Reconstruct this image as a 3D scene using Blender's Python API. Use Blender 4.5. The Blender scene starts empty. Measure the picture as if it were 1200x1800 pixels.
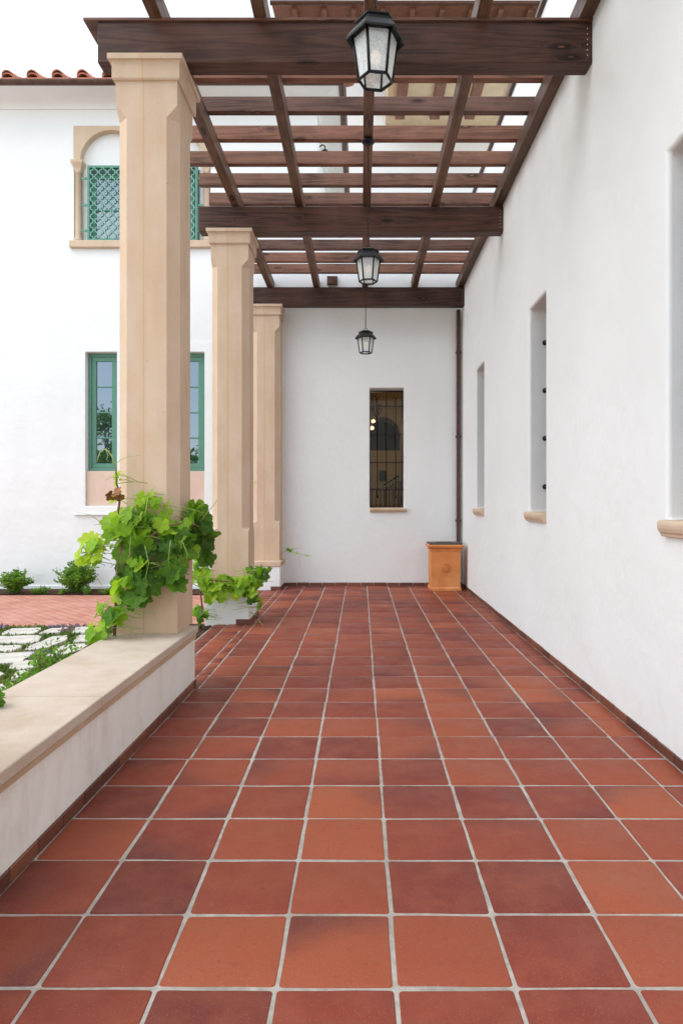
import bpy, bmesh, math, random
from mathutils import Vector, Matrix, noise as mnoise
R = math.radians
random.seed(7)
C = bpy.context.scene.collection
scene = bpy.context.scene

# ------------------------------------------------------------------ camera, sky, sun, exposure
H = 1.305            # eye height
F = 1185.0           # focal length in photograph pixels (1200 x 1800)
cam_d = bpy.data.cameras.new("camera")
cam = bpy.data.objects.new("camera", cam_d); C.objects.link(cam)
cam.location = (0, 0, H); cam.rotation_euler = (R(90), 0, 0)
cam_d.sensor_fit = 'VERTICAL'; cam_d.sensor_height = 36.0
cam_d.lens = F / 1800 * 36
cam_d.shift_x = -(634 - 600) / 1800
cam_d.shift_y = -(900 - 882) / 1800
cam_d.clip_start = 0.05; cam_d.clip_end = 2000
scene.camera = cam

SUN_DIR = Vector((-0.64, -0.34, 0.84)).normalized()      # towards the sun: behind the camera, to the left
sun_d = bpy.data.lights.new("sun", 'SUN'); sun_d.energy = 0.65; sun_d.angle = R(38); sun_d.color = (1.0, 0.985, 0.96)
sun = bpy.data.objects.new("sun", sun_d); C.objects.link(sun)
sun.rotation_euler = (-SUN_DIR).to_track_quat('-Z', 'Y').to_euler()

world = bpy.data.worlds.new("World"); scene.world = world; world.use_nodes = True
wn = world.node_tree; wn.nodes.clear()
wo = wn.nodes.new('ShaderNodeOutputWorld')
sky = wn.nodes.new('ShaderNodeTexSky'); sky.sky_type = 'NISHITA'; sky.sun_disc = False
sky.sun_elevation = math.asin(SUN_DIR.z); sky.sun_rotation = math.atan2(SUN_DIR.x, SUN_DIR.y)
sky.air_density = 1.0; sky.dust_density = 0.6; sky.ozone_density = 2.0
bg1 = wn.nodes.new('ShaderNodeBackground'); bg1.inputs['Strength'].default_value = 0.12
wn.links.new(sky.outputs[0], bg1.inputs[0])
bg2 = wn.nodes.new('ShaderNodeBackground'); bg2.inputs[0].default_value = (0.93, 0.97, 0.99, 1); bg2.inputs[1].default_value = 1.5
tc = wn.nodes.new('ShaderNodeTexCoord')
mp = wn.nodes.new('ShaderNodeMapping'); mp.inputs['Scale'].default_value = (1, 1, 1.9); mp.inputs['Location'].default_value = (6.10, 1.32, 2.72)
nz = wn.nodes.new('ShaderNodeTexNoise'); nz.inputs['Scale'].default_value = 2.2; nz.inputs['Detail'].default_value = 6
rp = wn.nodes.new('ShaderNodeValToRGB'); rp.color_ramp.elements[0].position = 0.43; rp.color_ramp.elements[1].position = 0.58; rp.color_ramp.elements[0].color = (0.34, 0.34, 0.34, 1)      # thin veil even in the blue gaps
mxs = wn.nodes.new('ShaderNodeMixShader')
wn.links.new(tc.outputs['Generated'], mp.inputs[0]); wn.links.new(mp.outputs[0], nz.inputs[0])
sxyz = wn.nodes.new('ShaderNodeSeparateXYZ'); wn.links.new(tc.outputs['Generated'], sxyz.inputs[0])
mad = wn.nodes.new('ShaderNodeMath'); mad.operation = 'MULTIPLY_ADD'; mad.inputs[1].default_value = 0.10      # the cloud is thicker beyond the buildings than behind the viewer
wn.links.new(sxyz.outputs[1], mad.inputs[0]); wn.links.new(nz.outputs[0], mad.inputs[2]); wn.links.new(mad.outputs[0], rp.inputs[0]); wn.links.new(rp.outputs[0], mxs.inputs[0])
wn.links.new(bg1.outputs[0], mxs.inputs[1]); wn.links.new(bg2.outputs[0], mxs.inputs[2]); wn.links.new(mxs.outputs[0], wo.inputs[0])

scene.view_settings.view_transform = 'Standard'; scene.view_settings.look = 'None'
scene.view_settings.exposure = 0.91; scene.view_settings.gamma = 1.0; scene.view_settings.use_curve_mapping = False
scene.cycles.max_bounces = 10; scene.cycles.diffuse_bounces = 5; scene.cycles.transparent_max_bounces = 16

def P(x, y, Y):                     # photograph pixel at depth Y -> world point
    return Vector(((x - 634) * Y / F, Y, H + (882 - y) * Y / F))
def PX(x, Y): return (x - 634) * Y / F
def PZ(y, Y): return H + (882 - y) * Y / F

# ------------------------------------------------------------------ helpers
class MB:
    def __init__(s): s.v = []; s.f = []; s.c = []; s.uv = []; s.sm = []
    def face(s, idx, c=None, uv=None, smooth=False): s.f.append(tuple(idx)); s.c.append(c); s.uv.append(uv); s.sm.append(smooth)
    def add(s, pts): n = len(s.v); s.v += [tuple(p) for p in pts]; return n
    def quad(s, a, b, c, d, col=None): n = s.add([a, b, c, d]); s.face((n, n+1, n+2, n+3), col)
    def box(s, x0, x1, y0, y1, z0, z1, col=None):
        n = s.add([(x0,y0,z0),(x1,y0,z0),(x1,y1,z0),(x0,y1,z0),(x0,y0,z1),(x1,y0,z1),(x1,y1,z1),(x0,y1,z1)])
        for q in ((0,3,2,1),(4,5,6,7),(0,1,5,4),(1,2,6,5),(2,3,7,6),(3,0,4,7)): s.face([n+i for i in q], col)
    def loft(s, rings, cap=True, smooth=False, closed=True, col=None):
        base = [s.add(r) for r in rings]; m = len(rings[0])
        for a, b in zip(base, base[1:]):
            for i in range(m if closed else m-1):
                j = (i+1) % m; s.face((a+i, a+j, b+j, b+i), col, None, smooth)
        if cap and closed:
            s.face([base[0]+i for i in reversed(range(m))], col); s.face([base[-1]+i for i in range(m)], col)
    def tube(s, pts, r, seg=8, col=None, taper=None):
        pts = [Vector(p) for p in pts]; rings = []; up = Vector((0,0,1))
        for i, p in enumerate(pts):
            d = (pts[min(i+1, len(pts)-1)] - pts[max(i-1, 0)]).normalized()
            a = d.cross(up)
            if a.length < 1e-3: a = d.cross(Vector((0,1,0)))
            a.normalize(); b = a.cross(d).normalized()
            rr = r if taper is None else r + (taper - r) * i / (len(pts)-1)
            rings.append([p + (a*math.cos(t) + b*math.sin(t))*rr for t in (2*math.pi*k/seg for k in range(seg))])
        s.loft(rings, True, True, True, col)
    def prism(s, prof, axis, a0, a1, col=None):       # extrude a 2-D outline along an axis
        def mk(p, t): return (t, p[0], p[1]) if axis == 'x' else (p[0], t, p[1]) if axis == 'y' else (p[0], p[1], t)
        s.loft([[mk(p, a0) for p in prof], [mk(p, a1) for p in prof]], True, False, True, col)
    def sphere(s, c, r, seg=12, ring=8, sz=1.0, col=None):
        rings = []
        for i in range(ring+1):
            t = math.pi*(0.03 + 0.94*i/ring)
            rings.append([(c[0]+r*math.sin(t)*math.cos(2*math.pi*k/seg), c[1]+r*math.sin(t)*math.sin(2*math.pi*k/seg), c[2]-r*sz*math.cos(t)) for k in range(seg)])
        s.loft(rings, True, True, True, col)
    def torus(s, c, R0, r, M=None, seg=14, sub=6, stretch=1.0):
        rings = []
        for i in range(seg+1):
            a = 2*math.pi*i/seg
            ring = []
            for k in range(sub):
                b = 2*math.pi*k/sub
                p = Vector(((R0 + r*math.cos(b))*math.cos(a), r*math.sin(b), (R0*stretch + r*math.cos(b))*math.sin(a)))
                if M: p = M @ p
                ring.append(p + Vector(c))
            rings.append(ring)
        s.loft(rings, False, True)
    def build(s, name, mat, parent=None, bevel=0, seg=2, merge=False, recalc=True, loc=None):
        me = bpy.data.meshes.new(name); me.from_pydata(s.v, [], s.f)
        me.polygons.foreach_set('use_smooth', s.sm)
        if any(c is not None for c in s.c):
            at = me.color_attributes.new('rnd', 'FLOAT_COLOR', 'CORNER')
            for p, c in zip(me.polygons, s.c):
                c = c or (0.5, 0.5, 0.5)
                for li in p.loop_indices: at.data[li].color = (c[0], c[1], c[2], 1)
        if any(u is not None for u in s.uv):
            ul = me.uv_layers.new(name='tuv')
            for p, u in zip(me.polygons, s.uv):
                if u:
                    for k, li in enumerate(p.loop_indices): ul.data[li].uv = u[k]
        if merge or recalc:
            bm = bmesh.new(); bm.from_mesh(me)
            if merge: bmesh.ops.remove_doubles(bm, verts=bm.verts, dist=1e-4)
            if recalc: bmesh.ops.recalc_face_normals(bm, faces=bm.faces)
            bm.to_mesh(me); bm.free()
        me.materials.append(mat)
        o = bpy.data.objects.new(name, me); C.objects.link(o)
        if parent is not None: o.parent = parent
        if loc is not None: o.location = loc
        if bevel:
            m = o.modifiers.new('bevel', 'BEVEL'); m.width = bevel; m.segments = seg; m.limit_method = 'ANGLE'; m.angle_limit = R(28)
            m.harden_normals = False
        return o

def thing(name, label, cat, loc=(0,0,0), rz=0, group=None):
    o = bpy.data.objects.new(name, None); C.objects.link(o); o.empty_display_size = 0.1
    o.location = loc; o.rotation_euler = (0, 0, rz); o['label'] = label; o['category'] = cat
    if group: o['group'] = group
    return o
def tag(o, label, cat, group=None):
    o['label'] = label; o['category'] = cat
    if group: o['group'] = group
    return o
def structure(o): o['kind'] = 'structure'; return o
def stuff(o, label=None, cat=None):
    o['kind'] = 'stuff'
    if label: o['label'] = label; o['category'] = cat
    return o
def dup(root, loc, label, rz=None):
    r = root.copy(); C.objects.link(r); r.location = loc; r['label'] = label
    if rz is not None: r.rotation_euler = (0, 0, rz)
    for ch in list(root.children):
        c = ch.copy(); C.objects.link(c); c.parent = r
        for g in list(ch.children):
            d = g.copy(); C.objects.link(d); d.parent = c
    return r

def wall_holes(mb, axis, plane, u0, u1, z0, z1, holes, depth, flip=1):
    """a wall sheet in (u,z) with rectangular recesses; depth is added to the plane coordinate inside the holes"""
    us = sorted({u0, u1, *[h[0] for h in holes], *[h[1] for h in holes]})
    zs = sorted({z0, z1, *[h[2] for h in holes], *[h[3] for h in holes]})
    mk = (lambda u, z, d=0: (plane + d, u, z)) if axis == 'x' else (lambda u, z, d=0: (u, plane + d, z))
    for a, b in zip(us, us[1:]):
        for c, d in zip(zs, zs[1:]):
            if any(h[0] <= (a+b)/2 <= h[1] and h[2] <= (c+d)/2 <= h[3] for h in holes): continue
            mb.quad(mk(a,c), mk(b,c), mk(b,d), mk(a,d))
    for h in holes:
        uu = [u for u in us if h[0] <= u <= h[1]]; zz = [z for z in zs if h[2] <= z <= h[3]]
        for a, b in zip(uu, uu[1:]):
            for z in (h[2], h[3]): mb.quad(mk(a,z), mk(b,z), mk(b,z,depth), mk(a,z,depth))
        for a, b in zip(zz, zz[1:]):
            for u in (h[0], h[1]): mb.quad(mk(u,a), mk(u,b), mk(u,b,depth), mk(u,a,depth))

# ------------------------------------------------------------------ materials
class NT:
    def __init__(s, name):
        s.m = bpy.data.materials.new(name); s.m.use_nodes = True; s.t = s.m.node_tree
        s.b = s.t.nodes['Principled BSDF']; s.out = s.t.nodes['Material Output']
    def n(s, typ, **kw):
        nd = s.t.nodes.new(typ)
        for k, v in kw.items():
            if k in nd.inputs: nd.inputs[k].default_value = v
            else: setattr(nd, k, v)
        return nd
    def l(s, a, b): s.t.links.new(a, b)
    def set(s, **kw):
        for k, v in kw.items():
            k = k.replace('_', ' '); s.b.inputs[k].default_value = v
        return s
    def coord(s, kind='Object', scale=(1,1,1), rot=(0,0,0)):
        tc = s.n('ShaderNodeTexCoord'); mp = s.n('ShaderNodeMapping')
        mp.inputs['Scale'].default_value = scale; mp.inputs['Rotation'].default_value = rot
        s.l(tc.outputs[kind], mp.inputs[0]); return mp.outputs[0]
    def noise(s, co, scale, detail=4, rough=0.55, dist=0):
        nd = s.n('ShaderNodeTexNoise', Scale=scale, Detail=detail, Roughness=rough, Distortion=dist)
        if co is not None: s.l(co, nd.inputs['Vector'])
        return nd.outputs[0]
    def ramp(s, f, stops, interp='LINEAR'):
        r = s.n('ShaderNodeValToRGB'); e = r.color_ramp.elements; r.color_ramp.interpolation = interp
        while len(e) < len(stops): e.new(0.5)
        for k, (p, c) in enumerate(stops):
            e[k].position = p; e[k].color = (c, c, c, 1) if not isinstance(c, tuple) else (*c, 1)
        s.l(f, r.inputs[0]); return r.outputs[0]
    def mix(s, f, a, b, mode='MIX'):
        m = s.n('ShaderNodeMix', data_type='RGBA', blend_type=mode)
        for sock, v in ((m.inputs[0], f), (m.inputs[6], a), (m.inputs[7], b)):
            if isinstance(v, (int, float)): sock.default_value = v
            elif isinstance(v, tuple): sock.default_value = (*v, 1)
            else: s.l(v, sock)
        return m.outputs[2]
    def math(s, op, a, b=None, clamp=False):
        m = s.n('ShaderNodeMath', operation=op, use_clamp=clamp)
        for sock, v in ((m.inputs[0], a), (m.inputs[1], b)):
            if v is None: continue
            if isinstance(v, (int, float)): sock.default_value = v
            else: s.l(v, sock)
        return m.outputs[0]
    def color(s, c): s.l(c, s.b.inputs['Base Color'])
    def bump(s, h, strength=0.3, dist=0.01):
        b = s.n('ShaderNodeBump', Strength=strength, Distance=dist); s.l(h, b.inputs['Height']); s.l(b.outputs[0], s.b.inputs['Normal'])

def plaster(name, a, b, stain=None):
    m = NT(name); co = m.coord()
    n1 = m.noise(co, 0.9, 5, 0.6); n2 = m.noise(co, 7, 6, 0.6)
    c = m.mix(m.ramp(n1, [(0.35, 0.0), (0.68, 1.0)]), a, b)
    if stain:
        st = m.coord(scale=(3.0, 3.0, 1.1))
        ns = m.noise(st, 1.6, 6, 0.65)
        c = m.mix(m.math('MULTIPLY', m.ramp(ns, [(0.5, 0.0), (0.72, 1.0)]), 0.55), c, stain)
    m.color(c)
    h = m.math('ADD', m.math('MULTIPLY', m.noise(co, 2.2, 3), 1.6), m.math('ADD', m.math('MULTIPLY', n2, 0.55), m.math('MULTIPLY', m.noise(co, 60, 3), 0.08)))
    m.bump(h, 0.36, 0.03); m.set(Roughness=0.9); m.b.inputs['Specular IOR Level'].default_value = 0.25
    return m.m
M = {}
M['plaster'] = plaster('white_plaster', (0.80, 0.81, 0.80), (0.765, 0.775, 0.765))
M['plaster_low'] = plaster('weathered_plaster', (0.82, 0.80, 0.755), (0.77, 0.75, 0.70), (0.57, 0.50, 0.41))

def stone(name, a, b, seam=False):
    m = NT(name); co = m.coord()
    streak = m.coord(scale=(3.4, 3.4, 0.75))
    c = m.mix(m.ramp(m.noise(streak, 1.6, 5, 0.6), [(0.36, 0.0), (0.66, 1.0)]), a, b)
    c = m.mix(m.ramp(m.noise(co, 3.5, 4), [(0.45, 0.0), (0.75, 0.5)]), c, (a[0]*1.1, a[1]*1.12, a[2]*1.2))
    c = m.mix(m.math('MULTIPLY', m.ramp(m.noise(co, 190, 2), [(0.3, 1.0), (0.47, 0.0)]), 0.28), c, (a[0]*0.62, a[1]*0.55, a[2]*0.48))
    vo = m.n('ShaderNodeTexVoronoi', Scale=9.0); m.l(co, vo.inputs['Vector'])
    c = m.mix(m.ramp(vo.outputs['Distance'], [(0.0, 1.0), (0.05, 0.0)]), c, (a[0]*0.3, a[1]*0.25, a[2]*0.2))
    if seam:
        sp = m.n('ShaderNodeSeparateXYZ'); m.l(co, sp.inputs[0])
        wob = m.math('MULTIPLY', m.math('SUBTRACT', m.noise(m.coord(scale=(0,0,1)), 3, 3), 0.5), 0.008)
        d = m.math('ABSOLUTE', m.math('ADD', sp.outputs[0], m.math('ADD', wob, 0.02)))
        c = m.mix(m.ramp(d, [(0.0, 0.7), (0.0035, 0.0)]), c, (a[0]*0.6, a[1]*0.48, a[2]*0.36))
        c = m.mix(m.ramp(d, [(0.0, 0.4), (0.03, 0.0)]), c, (a[0]*0.95, a[1]*0.8, a[2]*0.62))
    m.color(c)
    m.bump(m.math('ADD', m.noise(co, 120, 3), m.math('MULTIPLY', m.noise(co, 14, 4), 0.6)), 0.25, 0.004)
    m.set(Roughness=0.85); m.b.inputs['Specular IOR Level'].default_value = 0.3
    return m.m
M['stone'] = stone('cream_cast_stone', (0.62, 0.475, 0.345), (0.56, 0.395, 0.27), True)
M['coping'] = stone('coping_stone', (0.55, 0.46, 0.375), (0.47, 0.37, 0.285))
M['trim'] = stone('window_trim_stone', (0.60, 0.46, 0.33), (0.54, 0.40, 0.28))
M['pink'] = stone('pink_panel_stone', (0.70, 0.54, 0.44), (0.66, 0.48, 0.38))
M['band'] = stone('tan_mortar', (0.56, 0.42, 0.28), (0.48, 0.34, 0.21))

def wood(name, axis, dark, light):
    m = NT(name)
    tc = m.n('ShaderNodeTexCoord'); oi = m.n('ShaderNodeObjectInfo')
    off = m.n('ShaderNodeVectorMath', operation='MULTIPLY_ADD')
    cmb = m.n('ShaderNodeCombineXYZ')
    for i in range(3): m.l(oi.outputs['Random'], cmb.inputs[i])
    m.l(cmb.outputs[0], off.inputs[0]); off.inputs[1].default_value = (37, 23, 19); m.l(tc.outputs['Object'], off.inputs[2])
    mp = m.n('ShaderNodeMapping'); m.l(off.outputs[0], mp.inputs[0])
    s = [6.5, 6.5, 6.5]; s['xyz'.index(axis)] = 0.36; mp.inputs['Scale'].default_value = s
    vo = m.n('ShaderNodeTexVoronoi', Scale=1.0); mk = m.n('ShaderNodeMapping'); m.l(off.outputs[0], mk.inputs[0])
    ks = [5.5, 5.5, 5.5]; ks['xyz'.index(axis)] = 1.7; mk.inputs['Scale'].default_value = ks
    m.l(mk.outputs[0], vo.inputs['Vector'])
    knot = m.ramp(vo.outputs['Distance'], [(0.05, 1.0), (0.24, 0.0)])
    ad = m.n('ShaderNodeVectorMath', operation='MULTIPLY_ADD')
    m.l(knot, ad.inputs[0]); ad.inputs[1].default_value = (0.9, 0.9, 0.9); m.l(mp.outputs[0], ad.inputs[2])
    n1 = m.noise(ad.outputs[0], 1.1, 3, 0.5, 1.2)
    rings = m.math('FRACT', m.math('MULTIPLY', n1, 7.0))
    tri = m.math('ABSOLUTE', m.math('SUBTRACT', m.math('MULTIPLY', rings, 2.0), 1.0))
    fine = m.noise(ad.outputs[0], 6, 5, 0.7)
    g = m.math('ADD', m.math('MULTIPLY', tri, 0.45), m.math('MULTIPLY', fine, 0.6))
    c = m.mix(m.ramp(g, [(0.2, 0.0), (0.85, 1.0)]), dark, light)
    blot = m.noise(off.outputs[0], 1.7, 4, 0.6)
    c = m.mix(m.ramp(blot, [(0.35, 0.0), (0.7, 0.55)]), c, (light[0]*1.5, light[1]*1.5, light[2]*1.6))
    tone = m.ramp(oi.outputs['Random'], [(0.0, (0.78, 0.80, 0.86)), (0.5, (1.0, 0.97, 0.95)), (1.0, (1.35, 1.2, 1.1))])
    c = m.mix(1.0, c, tone, 'MULTIPLY')
    core = m.ramp(vo.outputs['Distance'], [(0.07, 1.0), (0.17, 0.0)])
    c = m.mix(m.math('MULTIPLY', core, 0.9), c, (dark[0]*0.6, dark[1]*0.6, dark[2]*0.6))
    c = m.mix(m.ramp(vo.outputs['Distance'], [(0.02, 1.0), (0.06, 0.0)]), c, (light[0]*1.9, light[1]*1.5, light[2]*1.2))
    m.color(c)
    m.bump(m.math('ADD', g, m.math('MULTIPLY', knot, 0.5)), 0.35, 0.004)
    m.l(m.ramp(fine, [(0.3, 0.42), (0.7, 0.6)]), m.b.inputs['Roughness'])
    m.b.inputs['Specular IOR Level'].default_value = 0.25
    return m.m
M['wood_x'] = wood('dark_stained_beam', 'x', (0.012, 0.0058, 0.0045), (0.096, 0.046, 0.031))
M['wood_s'] = wood('reddish_stained_slat', 'x', (0.040, 0.019, 0.0135), (0.20, 0.102, 0.066))
M['wood_y'] = wood('dark_stained_rafter', 'y', (0.020, 0.011, 0.007), (0.14, 0.083, 0.055))

def tile_mat():
    m = NT('terracotta_floor_tile'); co = m.coord()
    at = m.n('ShaderNodeAttribute', attribute_name='rnd'); sp = m.n('ShaderNodeSeparateColor'); m.l(at.outputs['Color'], sp.inputs[0])
    r, g, b = sp.outputs[0], sp.outputs[1], sp.outputs[2]
    base = m.ramp(r, [(0.0, (0.150, 0.034, 0.025)), (0.22, (0.198, 0.040, 0.025)), (0.6, (0.232, 0.051, 0.028)), (0.85, (0.275, 0.066, 0.032)), (1.0, (0.315, 0.080, 0.035))])
    uv = m.n('ShaderNodeUVMap', uv_map='tuv'); su = m.n('ShaderNodeSeparateXYZ'); m.l(uv.outputs[0], su.inputs[0])
    # kiln flashing: each tile darkens to purple-brown towards one of its edges
    cs = m.math('COSINE', m.math('MULTIPLY', g, 6.283)); sn = m.math('SINE', m.math('MULTIPLY', g, 6.283))
    d = m.math('ADD', m.math('MULTIPLY', m.math('SUBTRACT', su.outputs[0], 0.5), cs), m.math('MULTIPLY', m.math('SUBTRACT', su.outputs[1], 0.5), sn))
    ofs = m.n('ShaderNodeVectorMath', operation='MULTIPLY_ADD'); m.l(at.outputs['Color'], ofs.inputs[0]); ofs.inputs[1].default_value = (31, 17, 13); m.l(co, ofs.inputs[2])
    n1 = m.noise(ofs.outputs[0], 4.5, 4, 0.55)
    fl = m.math('ADD', m.math('ADD', d, m.math('MULTIPLY', m.math('SUBTRACT', n1, 0.5), 1.3)), m.math('MULTIPLY', m.math('SUBTRACT', b, 0.5), 0.9))
    fm = m.ramp(fl, [(0.30, 0.0), (0.95, 0.75)])
    c = m.mix(fm, base, (0.094, 0.026, 0.027))
    n2 = m.noise(ofs.outputs[0], 9, 5, 0.6)
    c = m.mix(m.ramp(n2, [(0.4, 0.0), (0.72, 0.45)]), c, (0.2938, 0.0840, 0.0456))
    n3 = m.noise(co, 160, 3, 0.6)
    c = m.mix(m.ramp(n3, [(0.58, 0.0), (0.78, 0.30)]), c, (0.5, 0.33, 0.26))
    c = m.mix(m.ramp(m.noise(co, 38, 3), [(0.3, 0.3), (0.42, 0.0)]), c, (0.1530, 0.0420, 0.0304))
    m.color(c)
    m.l(m.ramp(m.noise(co, 5, 5, 0.6), [(0.3, 0.42), (0.7, 0.62)]), m.b.inputs['Roughness'])
    m.b.inputs['Specular IOR Level'].default_value = 0.18
    m.bump(m.math('ADD', m.math('MULTIPLY', m.noise(ofs.outputs[0], 5, 3), 1.0), m.math('MULTIPLY', n3, 0.10)), 0.25, 0.008)
    return m.m
M['tile'] = tile_mat()
def simple(name, col, rough=0.6, metal=0.0, var=0.25, scale=20, bump=0.15, bd=0.003, spec=0.5):
    m = NT(name); co = m.coord()
    n = m.noise(co, scale, 5, 0.6)
    lo = tuple(c*(1-var) for c in col); hi = tuple(c*(1+var) for c in col)
    m.color(m.mix(m.ramp(n, [(0.3, 0.0), (0.7, 1.0)]), lo, hi))
    m.set(Roughness=rough, Metallic=metal); m.b.inputs['Specular IOR Level'].default_value = spec
    if bump: m.bump(m.noise(co, scale*3, 4), bump, bd)
    return m.m
M['grout'] = simple('sandy_grout', (0.38, 0.345, 0.30), 0.95, 0, 0.35, 28, 0.5, 0.004, 0.2)
def grout_mat():
    m = NT('stained_sandy_grout'); co = m.coord()
    c = m.mix(m.ramp(m.noise(co, 28, 5, 0.6), [(0.3, 0.0), (0.7, 1.0)]), (0.30, 0.27, 0.235), (0.45, 0.41, 0.36))
    c = m.mix(m.ramp(m.noise(co, 3.1, 5, 0.65), [(0.5, 0.0), (0.72, 0.75)]), c, (0.20, 0.165, 0.13))
    m.color(c); m.set(Roughness=0.95); m.b.inputs['Specular IOR Level'].default_value = 0.15
    m.bump(m.noise(co, 80, 4), 0.5, 0.004); return m.m
M['grout'] = grout_mat()
M['iron'] = simple('black_iron', (0.007, 0.0065, 0.007), 0.42, 0.0, 0.3, 30, 0.2, 0.001, 0.28)
M['copper'] = simple('brown_copper', (0.085, 0.042, 0.030), 0.42, 0.3, 0.3, 12, 0.1)
M['green'] = simple('green_paint', (0.085, 0.235, 0.165), 0.4, 0, 0.06, 9, 0.05)
M['shadegreen'] = simple('shaded_green_board', (0.03, 0.075, 0.06), 0.5, 0, 0.1, 9, 0)
M['grille'] = simple('pale_green_paint', (0.24, 0.53, 0.44), 0.45, 0, 0.08, 12, 0.05)
M['soil'] = simple('brown_mulch', (0.105, 0.062, 0.042), 0.95, 0, 0.6, 40, 1.0, 0.03, 0.1)
M['earth'] = simple('garden_earth', (0.23, 0.165, 0.09), 0.95, 0, 0.35, 14, 0.8, 0.02, 0.1)
M['paving'] = simple('pale_bounce_ground', (0.54, 0.49, 0.42), 0.9, 0, 0.1, 3, 0.2)  # pale tone of the added light-bouncing ground
M['flag'] = simple('pale_flagstone', (0.54, 0.51, 0.455), 0.85, 0, 0.2, 9, 0.5, 0.006, 0.2)
M['dark'] = simple('dark_room', (0.02, 0.018, 0.015), 0.9, 0, 0.2, 3, 0)
M['cream'] = simple('cream_soffit_plaster', (0.60, 0.48, 0.32), 0.9, 0, 0.08, 4, 0.2)
M['soffit'] = simple('brown_soffit_board', (0.19, 0.085, 0.055), 0.7, 0, 0.2, 8, 0.1)
M['roof'] = simple('terracotta_roof_tile', (0.42, 0.16, 0.095), 0.8, 0, 0.35, 5, 0.3)
M['lid'] = simple('dark_bin_lid', (0.07, 0.055, 0.045), 0.55, 0, 0.2, 9, 0.1)
M['room'] = simple('tan_room_plaster', (0.42, 0.31, 0.155), 0.9, 0, 0.1, 2, 0.1)
M['varnish'] = simple('varnished_wood', (0.22, 0.10, 0.035), 0.4, 0, 0.25, 5, 0.1)
M['niche'] = simple('dark_brown_niche', (0.045, 0.026, 0.010), 0.8, 0, 0.2, 2, 0)
M['nail'] = simple('galvanised_nail', (0.6, 0.58, 0.55), 0.4, 0.6, 0.1, 9, 0)
M['stem'] = simple('vine_stem', (0.16, 0.10, 0.05), 0.8, 0, 0.35, 30, 0.5, 0.004)
M['shoot'] = simple('green_vine_shoot', (0.30, 0.40, 0.10), 0.6, 0, 0.2, 20, 0)
M['bark'] = simple('tree_bark', (0.09, 0.06, 0.04), 0.9, 0, 0.3, 10, 0.8, 0.02)

def terracotta_pot():
    m = NT('terracotta_bin'); co = m.coord()
    c = m.mix(m.ramp(m.noise(co, 5, 5, 0.6), [(0.3, 0.0), (0.7, 1.0)]), (0.58, 0.195, 0.05), (0.70, 0.28, 0.085))
    c = m.mix(m.ramp(m.noise(co, 2.2, 3), [(0.5, 0.0), (0.75, 0.5)]), c, (0.74, 0.40, 0.19))
    m.color(c); m.bump(m.noise(co, 40, 4), 0.3, 0.005); m.set(Roughness=0.75); return m.m
M['pot'] = terracotta_pot()
def brick_mat():
    m = NT('red_brick_paving'); co = m.coord(rot=(0, 0, R(45)))
    bt = m.n('ShaderNodeTexBrick', Scale=1.0); m.l(co, bt.inputs['Vector'])
    bt.inputs['Brick Width'].default_value = 0.22; bt.inputs['Row Height'].default_value = 0.11; bt.inputs['Mortar Size'].default_value = 0.009
    bt.inputs['Color1'].default_value = (0.46, 0.155, 0.105, 1); bt.inputs['Color2'].default_value = (0.56, 0.24, 0.17, 1); bt.inputs['Mortar'].default_value = (0.27, 0.15, 0.11, 1)
    c = m.mix(m.ramp(m.noise(m.coord(), 2.5, 5), [(0.35, 0.0), (0.75, 0.6)]), bt.outputs[0], (0.60, 0.33, 0.25))
    m.color(c); m.set(Roughness=0.9)
    m.bump(m.math('SUBTRACT', m.math('MULTIPLY', m.noise(m.coord(), 50, 3), 0.3), bt.outputs['Fac']), 0.5, 0.006); return m.m
M['brick'] = brick_mat()
def skirt_mat():
    m = NT('brown_skirting_tile'); at = m.n('ShaderNodeAttribute', attribute_name='rnd'); sp = m.n('ShaderNodeSeparateColor'); m.l(at.outputs['Color'], sp.inputs[0])
    c = m.ramp(sp.outputs[0], [(0.0, (0.085, 0.028, 0.018)), (0.5, (0.145, 0.045, 0.025)), (1.0, (0.22, 0.075, 0.036))])
    c = m.mix(m.ramp(m.noise(m.coord(), 14, 4), [(0.4, 0.0), (0.7, 0.5)]), c, (0.12, 0.05, 0.035))
    m.color(c); m.set(Roughness=0.5); return m.m
M['skirt'] = skirt_mat()
def leaf_mat(name, stops, trans=0.45):
    m = NT(name); at = m.n('ShaderNodeAttribute', attribute_name='rnd'); sp = m.n('ShaderNodeSeparateColor'); m.l(at.outputs['Color'], sp.inputs[0])
    c = m.ramp(sp.outputs[0], stops)
    n = m.noise(m.coord(), 30, 4)
    c = m.mix(m.ramp(n, [(0.35, 0.0), (0.75, 0.35)]), c, m.mix(0.6, c, (0.30, 0.42, 0.05)))
    uv = m.n('ShaderNodeUVMap', uv_map='tuv'); su = m.n('ShaderNodeSeparateXYZ'); m.l(uv.outputs[0], su.inputs[0])
    vein = m.ramp(su.outputs[0], [(0.0, 0.28), (0.07, 0.0)])
    c = m.mix(vein, c, m.mix(0.5, c, (0.45, 0.55, 0.18)))
    m.color(c); m.set(Roughness=0.5); m.b.inputs['Specular IOR Level'].default_value = 0.2
    tr = m.n('ShaderNodeBsdfTranslucent'); m.l(m.mix(1.0, c, (1.7, 1.75, 0.8), 'MULTIPLY'), tr.inputs[0])
    mx = m.n('ShaderNodeMixShader'); mx.inputs[0].default_value = trans
    m.l(m.b.outputs[0], mx.inputs[1]); m.l(tr.outputs[0], mx.inputs[2]); m.l(mx.outputs[0], m.out.inputs[0])
    return m.m
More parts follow.
